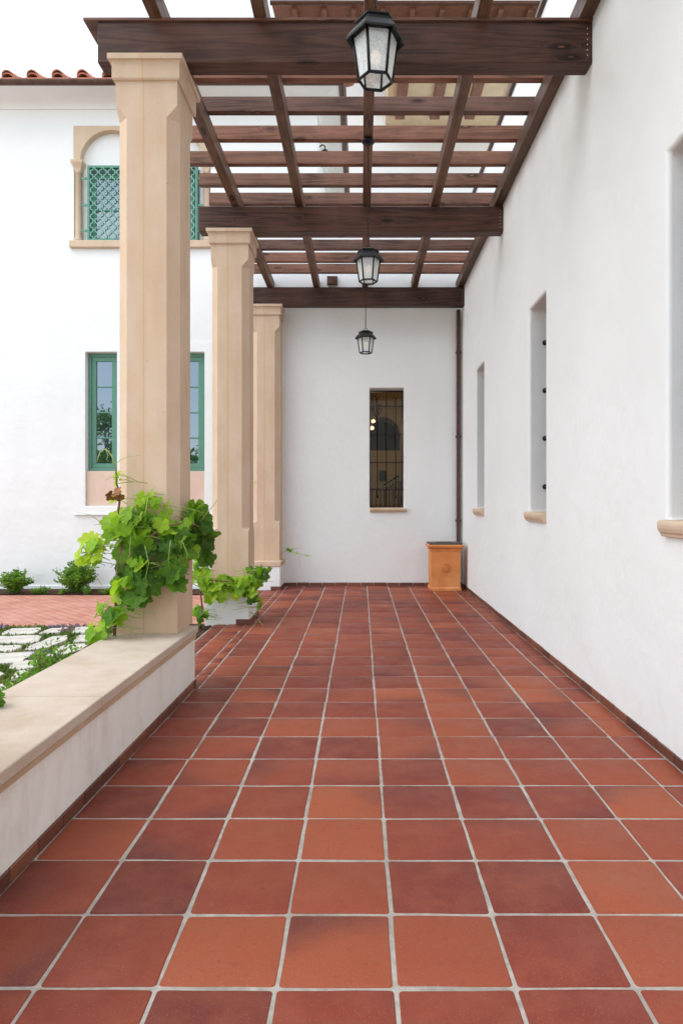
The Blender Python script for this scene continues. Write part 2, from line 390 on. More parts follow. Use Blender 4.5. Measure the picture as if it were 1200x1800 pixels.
M['leaf'] = leaf_mat('grape_leaf', [(0.0, (0.025, 0.092, 0.012)), (0.35, (0.085, 0.215, 0.016)), (0.7, (0.27, 0.45, 0.026)), (1.0, (0.50, 0.60, 0.06))])
M['shrub'] = leaf_mat('shrub_leaf', [(0.0, (0.045, 0.125, 0.018)), (0.6, (0.12, 0.27, 0.03)), (1.0, (0.22, 0.38, 0.05))], 0.25)
M['cover'] = leaf_mat('creeping_thyme', [(0.0, (0.035, 0.075, 0.02)), (0.6, (0.08, 0.15, 0.03)), (1.0, (0.16, 0.21, 0.05))], 0.2)
M['purple'] = leaf_mat('purple_flower', [(0.0, (0.16, 0.09, 0.20)), (1.0, (0.34, 0.20, 0.40))], 0.2)
M['dryleaf'] = simple('dry_brown_leaf', (0.22, 0.085, 0.02), 0.8, 0, 0.5, 30, 0.2)

def window_glass(name, col, refl):
    m = NT(name); m.t.nodes.remove(m.b)
    d = m.n('ShaderNodeBsdfDiffuse'); d.inputs[0].default_value = (*col, 1)
    g = m.n('ShaderNodeBsdfGlossy', Roughness=0.015); g.inputs[0].default_value = (0.80, 0.92, 1.0, 1)
    bp = m.n('ShaderNodeBump', Strength=0.05, Distance=0.02); m.l(m.noise(m.coord(), 2.5, 2), bp.inputs['Height']); m.l(bp.outputs[0], g.inputs['Normal'])
    mx = m.n('ShaderNodeMixShader'); mx.inputs[0].default_value = refl
    m.l(d.outputs[0], mx.inputs[1]); m.l(g.outputs[0], mx.inputs[2]); m.l(mx.outputs[0], m.out.inputs[0]); return m.m
M['pane'] = window_glass('reflective_window_glass', (0.012, 0.02, 0.028), 0.25)
M['pane_dim'] = window_glass('dim_window_glass', (0.02, 0.035, 0.045), 0.2)
def clear_glass(name, refl, tint=(1,1,1)):
    m = NT(name); m.t.nodes.remove(m.b)
    t = m.n('ShaderNodeBsdfTransparent'); t.inputs[0].default_value = (*tint, 1)
    g = m.n('ShaderNodeBsdfGlossy', Roughness=0.02)
    mx = m.n('ShaderNodeMixShader'); mx.inputs[0].default_value = refl
    m.l(t.outputs[0], mx.inputs[1]); m.l(g.outputs[0], mx.inputs[2]); m.l(mx.outputs[0], m.out.inputs[0]); return m.m
M['clear'] = clear_glass('clear_window_glass', 0.015)
def lantern_glass():
    m = NT('seeded_lantern_glass'); m.t.nodes.remove(m.b); co = m.coord()
    t = m.n('ShaderNodeBsdfTransparent'); t.inputs[0].default_value = (0.93, 0.97, 0.96, 1)
    d = m.n('ShaderNodeBsdfTranslucent'); d.inputs[0].default_value = (0.96, 1.0, 1.0, 1)
    g = m.n('ShaderNodeBsdfGlossy', Roughness=0.18); g.inputs[0].default_value = (0.95, 0.98, 1, 1)
    df = m.n('ShaderNodeBsdfDiffuse'); df.inputs[0].default_value = (0.85, 0.9, 0.88, 1)
    n = m.noise(co, 90, 4, 0.7)
    bp = m.n('ShaderNodeBump', Strength=0.6, Distance=0.004); m.l(n, bp.inputs['Height'])
    for q in (g, d): m.l(bp.outputs[0], q.inputs['Normal'])
    a = m.n('ShaderNodeMixShader'); m.l(m.ramp(n, [(0.35, 0.45), (0.65, 0.85)]), a.inputs[0]); m.l(t.outputs[0], a.inputs[1]); m.l(d.outputs[0], a.inputs[2])
    a2 = m.n('ShaderNodeMixShader'); a2.inputs[0].default_value = 0.25; m.l(a.outputs[0], a2.inputs[1]); m.l(df.outputs[0], a2.inputs[2])
    b = m.n('ShaderNodeMixShader'); b.inputs[0].default_value = 0.14; m.l(a2.outputs[0], b.inputs[1]); m.l(g.outputs[0], b.inputs[2])
    m.l(b.outputs[0], m.out.inputs[0]); return m.m
M['lglass'] = lantern_glass()
def emit(name, col, st):
    m = NT(name); m.set(Roughness=0.5); m.b.inputs['Base Color'].default_value = (*col, 1)
    m.b.inputs['Emission Color'].default_value = (*col, 1); m.b.inputs['Emission Strength'].default_value = st; return m.m
M['bulb'] = emit('warm_bulb', (1.0, 0.74, 0.5), 0.35)
M['lamp'] = emit('lit_lamp_shade', (1.0, 0.62, 0.24), 0.6)

# ------------------------------------------------------------------ key positions (metres)
XR = 1.565           # face of the right-hand wall
YB = 10.48           # face of the rear wall and of the left wing
ZT = 4.275           # underside of the beams
GZ = -0.05           # garden level
BEAM_Y = [1.74, 4.56, 7.41, 10.20]
COLX = -1.428
XL = -1.135          # left limit of the large tiles

# ------------------------------------------------------------------ ground and floor
mb = MB(); mb.quad((-400,-400,GZ-0.03),(400,-400,GZ-0.03),(400,400,GZ-0.03),(-400,400,GZ-0.03))
structure(mb.build('ground', M['earth']))
# unseen pale ground, added to bounce light onto the walls
mb = MB(); zc = GZ-0.022
mb.quad((-45,-40,zc),(9,-40,zc),(9,-4.0,zc),(-45,-4.0,zc)); mb.quad((-45,-4.0,zc),(-1.8,-4.0,zc),(-1.8,2.9,zc),(-45,2.9,zc)); mb.quad((-45,2.9,zc),(-8.2,2.9,zc),(-8.2,7.36,zc),(-45,7.36,zc))
structure(mb.build('bounce_ground', M['paving']))
mb = MB(); mb.quad((-30,7.38,GZ-0.012),(-1.72,7.38,GZ-0.012),(-1.72,9.87,GZ-0.012),(-30,9.87,GZ-0.012))
structure(mb.build('path', M['brick']))
# planting bed: lumpy mulch against the left wing and beside the terrace edge
def bed(x0, x1, y0, y1, z, nx, ny, name):
    mb = MB(); base = mb.add([(x0+(x1-x0)*i/nx, y0+(y1-y0)*j/ny, z + 0.03*mnoise.noise(Vector((i*0.7, j*0.9, 1.3))) * (0 if i in (0,nx) or j in (0,ny) else 1)) for j in range(ny+1) for i in range(nx+1)])
    for j in range(ny):
        for i in range(nx):
            a = base + j*(nx+1) + i; mb.face((a, a+1, a+nx+2, a+nx+1), None, None, True)
    return structure(mb.build(name, M['soil']))
bed(-14, -1.70, 9.87, YB-0.002, GZ+0.0, 120, 8, 'planting_bed')
bed(-2.05, -1.545, 4.98, 7.30, GZ+0.035, 14, 30, 'planting_bed')

floor = None
mb = MB(); gm = MB()
def rtile(x0, x1, y0, y1, j=0.0056):
    rr = 0.0085
    q = lambda a: random.uniform(-a, a)
    c = [(x0+j+q(.0035), y0+j+q(.0035)), (x1-j+q(.0035), y0+j+q(.0035)), (x1-j+q(.0035), y1-j+q(.0035)), (x0+j+q(.0035), y1-j+q(.0035))]
    col = (random.random(), random.random(), random.random()); tz = q(0.0008)
    outer = []
    for k in range(4):
        p = Vector(c[k]); a = (Vector(c[k-1])-p).normalized(); b = (Vector(c[(k+1) % 4])-p).normalized()
        outer += [p + a*rr*1.0, p + a*rr*0.35 + b*rr*0.35, p + b*rr*1.0]
        nx = Vector(c[(k+1) % 4])
        for t in (0.33, 0.66):
            e = p.lerp(nx, t); d = (nx-p).normalized(); e += Vector((-d.y, d.x))*q(0.0016); outer.append(e)
    cx = sum(p[0] for p in c)/4; cy = sum(p[1] for p in c)/4
    uvf = lambda p: ((p[0]-x0)/(x1-x0), (p[1]-y0)/(y1-y0))
    rings = []
    for ins, z in ((0, -0.006), (0.0015, -0.0018), (0.006, 0.0)):
        rings.append(mb.add([(p[0]+(cx-p[0])*ins/0.16, p[1]+(cy-p[1])*ins/0.16, z+tz) for p in outer]))
    m_ = len(outer)
    for a, b in zip(rings, rings[1:]):
        for i in range(m_):
            k = (i+1) % m_; mb.face((a+i, a+k, b+k, b+i), col, [uvf(outer[i]), uvf(outer[k]), uvf(outer[k]), uvf(outer[i])], True)
    mb.face([rings[-1]+i for i in range(m_)], col, [uvf(p) for p in outer], True)
TP = 0.3215; RP = 0.3235
xs = [0.094 + TP*k for k in range(-3, 5)]; xs = [XL] + xs + [XR-0.012]
def xleft(y): return XL if y > 4.7 else -1.1595 - .014*(4.75-y)
ys = [1.81 + RP*k for k in range(-14, 27)]; ys = [y for y in ys if y < YB-0.1] + [YB-0.012]
for a, b in zip(xs, xs[1:]):
    for c, d in zip(ys, ys[1:]): rtile(a if a > XL else xleft(c), b, c, d)
# narrow border strip and small tiles of the terrace edge between the columns
sx = [-1.55, -1.413, -1.225, XL]; sy = [4.70 + 0.19*k for k in range(0, 31)]; sy = [y for y in sy if y < YB-0.1] + [YB-0.012]
for a, b in zip(sx, sx[1:]):
    for c, d in zip(sy, sy[1:]): rtile(a, b, c, d, 0.005)
floor = structure(mb.build('floor', M['tile'], recalc=False))
gm.box(-1.56, XR, -4, YB, -0.3, -0.0035)
structure(gm.build('floor_grout', M['grout'], floor)) if False else gm.build('grout', M['grout'], floor)

def skirting(mb, axis, plane, u0, u1, side, z0=0.0, h=0.050, t=0.012, step=0.2):
    u = u0
    while u < u1 - 0.01:
        v = min(u + step*random.uniform(0.97, 1.03), u1); c = (random.random(), random.random(), random.random())
        p0, p1 = sorted((plane, plane + side*t)); hh = h + random.uniform(-.002, .002)
        if axis == 'x': mb.box(p0, p1, u+.003, v-.003, z0, z0+hh, c)
        else: mb.box(u+.003, v-.003, p0, p1, z0, z0+hh, c)
        u = v

# ------------------------------------------------------------------ right-hand building
RB = thing('stucco_building', 'long white stucco building along the right with three narrow deep set windows', 'building', (XR, 4, 0))
RBo = Vector((XR, 4, 0))
def rel(mb, o):
    mb.v = [(v[0]-o[0], v[1]-o[1], v[2]-o[2]) for v in mb.v]; return mb
ZTOP = H + 4.226
wins = [(2.88, 3.447), (5.72, 6.286), (8.585, 9.18)]
W0, W1 = H - 0.095, H + 1.785
mb = MB(); wall_holes(mb, 'x', XR, -5.0, YB, -0.02, ZTOP, [(a, b, W0, W1) for a, b in wins], 0.34)
mb.quad((XR,-5,ZTOP),(XR+.4,-5,ZTOP),(XR+.4,YB,ZTOP),(XR,YB,ZTOP))
rel(mb, RBo).build('wall', M['plaster'], RB, bevel=0.022, seg=3, merge=True)
mb = MB(); mb.box(XR+0.42, 8, -5, YB+5, -0.02, ZTOP-0.02); mb.quad((XR+.4,-5,-.02),(XR+.4,-5,ZTOP),(XR,-5,ZTOP),(XR,-5,-.02)); rel(mb, RBo).build('building_core', M['plaster'], RB)
mb = MB(); mb.box(XR-0.035, XR+0.05, -5, YB-0.002, ZTOP+0.002, ZTOP+0.055); rel(mb, RBo).build('roof_edge_gutter', M['copper'], RB, bevel=0.008)
mb = MB(); skirting(mb, 'x', XR, -4, YB, -1); rel(mb, RBo).build('skirting', M['skirt'], RB, bevel=0.003)
def sill_profile(p):      # outwards distance, height: a bull-nosed moulding
    return [(0.02, -0.105), (p*0.55, -0.105), (p*0.62, -0.085), (p*0.8, -0.075), (p*0.96, -0.05), (p, -0.03), (p*0.95, -0.01), (p*0.8, 0.0), (0.0, 0.004), (-0.335, 0.012), (-0.335, -0.10)]
for a, b in wins:
    fr = MB(); X2 = XR + 0.30
    for z0, z1 in ((W0, W0+.06), (W1-.06, W1)): fr.box(X2, X2+.035, a, b, z0, z1)
    for y0, y1 in ((a, a+.06), (b-.06, b)): fr.box(X2, X2+.035, y0, y1, W0+.06, W1-.06)
    win = rel(fr, RBo).build('window', M['copper'], RB)
    mb = MB(); mb.quad((X2+.02,a,W0),(X2+.02,b,W0),(X2+.02,b,W1),(X2+.02,a,W1)); rel(mb, RBo).build('pane', M['pane_dim'], win)
    g = MB(); XG = XR + 0.145
    for z in (H+1.48, H+1.035, H+0.59, H+0.14):
        g.tube([(XG, a+.004, z), (XG, b-.004, z)], 0.008, 8)
        for yy in (a+.012, b-.012): g.sphere((XG, yy, z), 0.024, 12, 8)
    for k in (1, 2, 3):
        yy = a + (b-a)*k/4; g.tube([(XG, yy, W0+.1), (XG, yy, W1-.12)], 0.007, 8)
    rel(g, RBo).build('grille', M['iron'], win)
    s = MB(); pr = [(p, z*.78) for p, z in sill_profile(0.048)]
    s.loft([[(XR - p, yy, W0 + z) for p, z in pr] for yy in (a-.018, a+.0, b-.0, b+.018)][0:1] + [[(XR - p, yy, W0 + z) for p, z in pr] for yy in (b+.018,)])
    # keep the body of the sill inside the opening: the ears beyond it only project in front of the wall
    rel(s, RBo).build('sill', M['trim'], win, bevel=0.004)

# ------------------------------------------------------------------ rear building (the low wing that closes the terrace)
BB = thing('rear_building', 'low white stucco building at the far end with one barred narrow window', 'building', (0.4, YB, 0)); BBo = Vector((0.4, YB, 0))
bw = (PX(649.5, YB), PX(710, YB), PZ(893, YB), PZ(682, YB))
mb = MB(); wall_holes(mb, 'y', YB, -0.69, XR+0.02, -0.06, ZTOP, [bw], 0.30)
mb.quad((-.69,YB,ZTOP),(XR+.02,YB,ZTOP),(XR+.02,YB+.4,ZTOP),(-.69,YB+.4,ZTOP))
rel(mb, BBo).build('wall', M['plaster'], BB, bevel=0.014, seg=3, merge=True)
mb = MB(); mb.box(-0.69, XR+.02, YB-0.03, YB+0.05, ZTOP+0.002, ZTOP+0.05); rel(mb, BBo).build('roof_edge_gutter', M['copper'], BB, bevel=0.006)
mb = MB(); skirting(mb, 'y', YB, -1.19, XR-0.013, -1); rel(mb, BBo).build('skirting', M['skirt'], BB, bevel=0.003)
# room behind the window
mb = MB(); ry0, ry1, rx0, rx1, rz0, rz1 = YB+.31, 16.2, -1.6, 2.2, 0.0, 4.0
acx, ar, az0, az1 = 0.52, 0.42, H+1.23, H+1.62
mb.quad((rx0,ry0,rz0),(rx1,ry0,rz0),(rx1,ry1,rz0),(rx0,ry1,rz0)); mb.quad((rx0,ry0,rz1),(rx1,ry0,rz1),(rx1,ry1,rz1),(rx0,ry1,rz1))
mb.quad((rx0,ry0,rz0),(rx0,ry1,rz0),(rx0,ry1,rz1),(rx0,ry0,rz1)); mb.quad((rx1,ry0,rz0),(rx1,ry1,rz0),(rx1,ry1,rz1),(rx1,ry0,rz1))
arc = [(acx-ar, az0)] + [(acx-ar*math.cos(math.pi*k/24), az1+ar*math.sin(math.pi*k/24)) for k in range(25)] + [(acx+ar, az0)]
mb.quad((rx0,ry1,rz0),(rx1,ry1,rz0),(rx1,ry1,az0),(rx0,ry1,az0))
mb.quad((rx0,ry1,az0),(acx-ar,ry1,az0),(acx-ar,ry1,rz1),(rx0,ry1,rz1)); mb.quad((acx+ar,ry1,az0),(rx1,ry1,az0),(rx1,ry1,rz1),(acx+ar,ry1,rz1))
for p, q in zip(arc[1:-1], arc[2:-1]): mb.quad((p[0],ry1,p[1]),(q[0],ry1,q[1]),(q[0],ry1,rz1),(p[0],ry1,rz1))
for p, q in zip(arc, arc[1:]): mb.quad((p[0],ry1,p[1]),(q[0],ry1,q[1]),(q[0],ry1+.8,q[1]),(p[0],ry1+.8,p[1]))
mb.quad((acx-ar,ry1,az0),(acx+ar,ry1,az0),(acx+ar,ry1+.8,az0),(acx-ar,ry1+.8,az0))
for rz_a, rz_b in ((rz0, bw[2]), (bw[3], rz1)): mb.quad((rx0,ry0,rz_a),(rx1,ry0,rz_a),(rx1,ry0,rz_b),(rx0,ry0,rz_b))
mb.quad((rx0,ry0,bw[2]),(bw[0],ry0,bw[2]),(bw[0],ry0,bw[3]),(rx0,ry0,bw[3])); mb.quad((bw[1],ry0,bw[2]),(rx1,ry0,bw[2]),(rx1,ry0,bw[3]),(bw[1],ry0,bw[3]))
rel(mb, BBo).build('interior', M['room'], BB)
mb = MB(); mb.quad((acx-ar-.1,ry1+.81,az0-.1),(acx+ar+.1,ry1+.81,az0-.1),(acx+ar+.1,ry1+.81,az1+ar+.1),(acx-ar-.1,ry1+.81,az1+ar+.1)); rel(mb, BBo).build('niche_back', M['niche'], BB)
fr = MB(); Yg = YB + 0.25
fr.box(bw[0], bw[1], Yg, Yg+.03, bw[2], bw[2]+.02); fr.box(bw[0], bw[1], Yg, Yg+.03, bw[3]-.02, bw[3])
fr.box(bw[0], bw[0]+.02, Yg, Yg+.03, bw[2]+.02, bw[3]-.02); fr.box(bw[1]-.02, bw[1], Yg, Yg+.03, bw[2]+.02, bw[3]-.02)
win = rel(fr, BBo).build('window', M['iron'], BB)
mb = MB(); mb.quad((bw[0]+.02,Yg+.015,bw[2]+.02),(bw[1]-.02,Yg+.015,bw[2]+.02),(bw[1]-.02,Yg+.015,bw[3]-.02),(bw[0]+.02,Yg+.015,bw[3]-.02)); rel(mb, BBo).build('pane', M['clear'], win)
g = MB(); YG = YB + 0.13
for y in (714, 763.5, 812.7, 861): z = PZ(y, YG); g.box(bw[0]+.003, bw[1]-.003, YG-.005, YG+.005, z-.006, z+.006)
for x, y0, y1 in ((663, 700, 873), (679, 688, 888), (695.3, 700, 873)):
    xx = PX(x, YG); g.tube([(xx, YG-.012, PZ(y1, YG)), (xx, YG-.012, PZ(y0, YG))], 0.0055, 8)
    if y0 > 690:
        g.sphere((xx, YG-.012, PZ(y1, YG)), 0.018, 10, 6, 1.5)
        z = PZ(y0, YG)
        g.tube([(xx, YG-.012, z-.02), (xx-.022, YG-.012, z+.01), (xx-.03, YG-.012, z+.035)], 0.006, 6); g.tube([(xx, YG-.012, z-.02), (xx+.022, YG-.012, z+.01), (xx+.03, YG-.012, z+.035)], 0.006, 6)
rel(g, BBo).build('grille', M['iron'], win)
s = MB(); pr = [(max(p, -0.24), z) for p, z in sill_profile(0.05)]
s.loft([[(xx, YB - p, bw[2] + z*0.62) for p, z in pr] for xx in (bw[0]+.004, bw[1]+.035)]); rel(s, BBo).build('sill', M['trim'], win, bevel=0.004)
mb = MB(); mb.box(PX(575,YB), PX(593,YB), YB-.05, YB+.02, PZ(501,YB), PZ(487,YB)); rel(mb, BBo).build('timber_end', M['wood_s'], BB, bevel=0.004)
# things seen inside
def lamp_in(x, y, Y, label):
    t = thing('pendant_lamp', label, 'lamp', tuple(P(x, y, Y)), group='glowing lamps inside the far room')
    mb = MB(); prof = [(0.03, 0.055), (0.075, 0.02), (0.065, -0.035), (0.035, -0.055)]
    mb.loft([[(r*math.cos(2*math.pi*k/12), r*math.sin(2*math.pi*k/12), z) for k in range(12)] for r, z in [(q*.65, w*.7) for q, w in prof]], True, True); mb.build('lamp_shade', M['lamp'], t)
    mb = MB(); mb.tube([(0,0,.05),(0,0,4.0-P(x,y,Y).z)], 0.006, 6); mb.build('rod', M['iron'], t)
    l = bpy.data.lights.new('lamp_light', 'POINT'); l.energy = 5; l.color = (1, .82, .55); l.shadow_soft_size = 0.08
    lo = bpy.data.objects.new('lamp_light', l); C.objects.link(lo); lo.parent = t; lo.location = (0, -0.12, -0.12)
lamp_in(655.5, 740, 14.6, 'upper of the two glowing lamps behind the barred window')
lamp_in(653.0, 752, 13.6, 'lower of the two glowing lamps behind the barred window')
t = thing('hanging_lantern', 'dark iron basket lantern hanging inside the barred window', 'lantern', tuple(P(661, 720, 13.0)))
mb = MB()
for k in range(6):
    a = math.pi*k/3; mb.tube([(0.1*math.cos(a), 0.1*math.sin(a), .08), (0.11*math.cos(a), 0.11*math.sin(a), 0.0), (0.05*math.cos(a), .05*math.sin(a), -.1), (0,0,-.16)], .007, 6)
mb.torus((0,0,.08), 0.1, .008, Matrix.Rotation(R(90), 3, 'X')); mb.build('cage', M['iron'], t)
mb = MB(); mb.tube([(0,0,-.15),(0,0,4.0-P(661,720,13.0).z)], .007, 6); mb.build('chain', M['iron'], t)
t = thing('balustrade', 'dark balustrade with a brown wooden handrail inside the barred window', 'railing', (0.45, 13.0, 0))
zr = PZ(858, 13.0)
mb = MB(); mb.box(-0.8, 0.37, -0.06, 0.06, zr-.04, zr+.02); mb.build('handrail', M['varnish'], t, bevel=0.01)
mb = MB()
for k in range(14): x = -0.75+k*0.085; mb.box(x-.009, x+.009, -.009, .009, 0, zr-.04)
mb.build('balusters', M['iron'], t)
t = thing('stair_rail', 'dark sloping stair rail behind the barred window', 'railing', (0.4, 14.2, 0))
mb = MB(); p0 = P(674, 853, 14.2) - Vector((.4,14.2,0)); p1 = P(700, 836, 14.2) - Vector((.4,14.2,0))
mb.tube([p0, p1], .02, 6); mb.tube([p0-Vector((0,0,.12)), p1-Vector((0,0,.12))], .012, 6); mb.build('handrail', M['iron'], t)
mb = MB()
for k in range(6): p = p0.lerp(p1, k/5); mb.box(p.x-.006, p.x+.006, -.006, .006, 0.0, p.z)
mb.build('balusters', M['iron'], t)
mb = MB(); a = P(666, 845, 16.1); b = P(678, 827, 16.1); mb.box(a.x, b.x, 16.15, 16.19, a.z, b.z)
tag(mb.build('wall_picture', M['dark']), 'dark framed panel on the tan wall inside the barred window', 'picture')
t = thing('wooden_chair', 'brown wooden chair back at the lower right inside the barred window', 'chair', (PX(703, 12.4), 12.4, 0))
mb = MB(); zc = PZ(845, 12.4)
mb.box(-.02, .02, -.02, .02, 0, zc); mb.box(.38, .42, -.02, .02, 0, zc); mb.box(.02, .38, -.015, .015, zc-.14, zc-.02); mb.box(.02, .38, -.015, .015, zc-.4, zc-.3); mb.build('backrest', M['varnish'], t, bevel=.004)
mb = MB(); mb.box(-.02, .42, -.47, -.022, .43, .47); mb.build('seat', M['varnish'], t, bevel=.004)
for x in (0, .4): mb = MB(); mb.box(x-.02, x+.02, -.46, -.42, 0, .43); mb.build('leg', M['varnish'], t)

# ------------------------------------------------------------------ left wing, two storeys
LW = thing('tiled_roof_building', 'two storey white stucco building on the left with green windows and red tiled roof', 'building', (-6, YB, 0)); LWo = Vector((-6, YB, 0))
gx = [(PX(151, YB), PX(206, YB)), (PX(303, YB), PX(359.5, YB))]; gz0, gz1 = PZ(889, YB), PZ(619, YB)
uw = (PX(142, YB), PX(358, YB), PZ(424, YB), PZ(283, YB))          # rectangle part of the twin arched window
ZCOR = PZ(193, YB)
holes = [(a, b, gz0, gz1) for a, b in gx]
mb = MB()
wall_holes(mb, 'y', YB, -16, -0.69, -0.06, ZCOR, holes + [(PX(130.5,YB), PX(369.5,YB), PZ(425,YB), PZ(222,YB))], 0.16)
rel(mb, LWo).build('wall', M['plaster'], LW, bevel=0.012, seg=3, merge=True)
mb = MB(); mb.quad((-.69,YB,ZTOP-.3),(-.69,YB+4.5,ZTOP-.3),(-.69,YB+4.5,ZCOR),(-.69,YB,ZCOR)); rel(mb, LWo).build('side_wall', M['plaster'], LW)
# plaster cove under the eave, along the front and round the corner
ov = 0.36
cv = [(0.0, ZCOR), (0.022, ZCOR), (0.022, ZCOR+.03)] + [(0.022 + (ov-.06)*(1-math.cos(t)), ZCOR+.03+0.13*math.sin(t)) for t in (math.pi/2*k/10 for k in range(1, 11))] + [(ov, ZCOR+.165)]
mb = MB(); mb.loft([[(-16, YB-d, z) for d, z in cv], [(-.69+d, YB-d, z) for d, z in cv], [(-.69+d, YB+4.5, z) for d, z in cv]], False, False, False)
rel(mb, LWo).build('cove_cornice', M['plaster'], LW)
zg = ZCOR + 0.19; rg = 0.058
gp = [(rg*math.cos(t), rg*math.sin(t)) for t in (math.pi*(1+k/10) for k in range(11))] + [(rg-.008, .004), (0, .0), (-rg+.008, .004)]
mb = MB(); o_ = ov + 0.05
mb.loft([[(-16, YB-o_-u, zg+v) for u, v in gp], [(-.69+o_+u, YB-o_-u, zg+v) for u, v in gp], [(-.69+o_+u, YB+4.5, zg+v) for u, v in gp]], True, False)
rel(mb, LWo).build('gutter', M['copper'], LW)
# roof: pans and barrel tiles
pitch = math.tan(R(19)); mb = MB(); e0 = YB - o_ + 0.03
rb = 0.092; st = 0.375; x = -15.5; zz = zg + 0.05
ridge = 4.0
mb.quad((-16,e0,zz-.015),(-.69+o_-.03,e0,zz-.015),(-.69+o_-.03-ridge,e0+ridge,zz-.015+ridge*pitch),(-16,e0+ridge,zz-.015+ridge*pitch), (.5,.5,.5))
mb.quad((-.69+o_-.03,e0,zz-.015),(-.69+o_-.03,YB+4.5,zz-.015),(-.69+o_-.03-ridge,YB+4.5,zz-.015+ridge*pitch),(-.69+o_-.03-ridge,e0+ridge,zz-.015+ridge*pitch), (.5,.5,.5))
def barrel(mb, p, d, side, L, r, up):
    n = 9
    ring = lambda q, rr: [q + side*(rr*math.cos(math.pi*k/(n-1))) + up*(rr*math.sin(math.pi*k/(n-1))) for k in range(n)]
    for th in (0, -.018):
        mb.loft([ring(p, r+th), ring(p+d*L, (r+th)*.86)], False, True, False, (random.random(),)*3)
    a = ring(p, r); b = ring(p, r-.018)
    for k in range(n-1): i = mb.add([a[k], a[k+1], b[k+1], b[k]]); mb.face((i,i+1,i+2,i+3), (random.random(),)*3)
dv = Vector((0, 1, pitch)).normalized()
rp_ = random.Random(3)
PHX = PX(59.5, e0) - 100*st
k = 0; x = PHX
while x < -.69+o_-.1:
    if x > -15.7:
        run = max(.3, min(ridge, (-.69+o_-.03) - x)) ; nC = int(run/0.4)+1
        for c in range(min(nC, 9)):
            barrel(mb, Vector((x, e0-.04, zz)) + dv*(0.4*c) + Vector((0,0,.02)), dv, Vector((1,0,0)), .46, rb*rp_.uniform(.96,1.04), Vector((0,-pitch,1)).normalized())
            if c == 0: barrel(mb, Vector((x, e0-.02, zz-.03)), dv, Vector((1,0,0)), .46, rb*1.12, Vector((0,-pitch,1)).normalized())
            barrel(mb, Vector((x+st/2, e0-.035, zz+.028)) + dv*(0.4*c), dv, Vector((1,0,0)), .46, .125, -.42*Vector((0,-pitch,1)).normalized())
    x += st
dv2 = Vector((-1, 0, pitch)).normalized(); y = e0 + .2
while y < YB+4.4:
    for c in range(min(int((y-e0)/.4)+1, 9)):
        barrel(mb, Vector((-.69+o_+.01, y, zz+.02)) + dv2*(.4*c), dv2, Vector((0,1,0)), .46, rb, Vector((pitch,0,1)).normalized())
    y += st
# flat pan lip between the barrels
mb.box(-16, -.69+o_-.03, e0-.045, e0, zz-.03, zz-.004, (.6,.6,.6))
rel(mb, LWo).build('roof', M['roof'], LW, recalc=True)
# ground-floor windows
for a, b in gx:
    zf0, zf1 = PZ(828, YB+.1), PZ(620.5, YB+.1)
    mb = MB(); Y1 = YB + 0.10
    def frame(mb, x0, x1, z0, z1, w, y0, y1):
        mb.box(x0, x1, y0, y1, z0, z0+w); mb.box(x0, x1, y0, y1, z1-w, z1); mb.box(x0, x0+w, y0, y1, z0+w, z1-w); mb.box(x1-w, x1, y0, y1, z0+w, z1-w)
    frame(mb, a+.002, b-.002, zf0, gz1-.002, .05, Y1, Y1+.055)
    win = rel(mb, LWo).build('window', M['green'], LW, bevel=.004)
    mb = MB(); frame(mb, a+.054, b-.054, zf0+.052, gz1-.054, .068, Y1+.012, Y1+.05)
    gz_in0, gz_in1 = zf0+.12, gz1-.122
    for k in (1, 2, 3):
        z = gz_in0 + (gz_in1-gz_in0)*k/4; mb.box(a+.122, b-.122, Y1+.018, Y1+.045, z-.011, z+.011)
    rel(mb, LWo).build('sash', M['green'], win, bevel=.004)
    mb = MB(); mb.quad((a+.12,Y1+.034,gz_in0-.01),(b-.12,Y1+.034,gz_in0-.01),(b-.12,Y1+.034,gz_in1+.01),(a+.12,Y1+.034,gz_in1+.01)); rel(mb, LWo).build('pane', M['pane'], win)
    mb = MB(); mb.box(a+.003, b-.003, YB+.035, YB+.12, gz0+.003, zf0-.003); rel(mb, LWo).build('panel', M['pink'], win, bevel=.004)
# raised plaster surround (a thin frame round the pair) and its little sill
mb = MB(); s0, s1, t0, t1 = PX(133,YB), PX(374,YB), PZ(903,YB), PZ(602,YB)
wall_holes(mb, 'y', YB-.012, s0, s1, t0, t1, [(a-.003, b+.003, gz0-.003, gz1+.003) for a, b in gx], .013)
for q in (((s0,t0),(s1,t0)), ((s1,t0),(s1,t1)), ((s1,t1),(s0,t1)), ((s0,t1),(s0,t0))): mb.quad((q[0][0],YB-.012,q[0][1]),(q[1][0],YB-.012,q[1][1]),(q[1][0],YB+.003,q[1][1]),(q[0][0],YB+.003,q[0][1]))
rel(mb, LWo).build('window_surround', M['plaster'], LW, bevel=.006, merge=True)
mb = MB(); mb.box(s0-.01, s1+.01, YB-.04, YB-.0005, t0-.022, t0-.001); rel(mb, LWo).build('surround_sill', M['plaster'], LW, bevel=.008)
mb = MB(); mb.box(-16, -1.70, YB-.02, YB-.0005, -.05, PZ(1029,YB)); rel(mb, LWo).build('foundation_strip', M['plaster'], LW, bevel=.006)
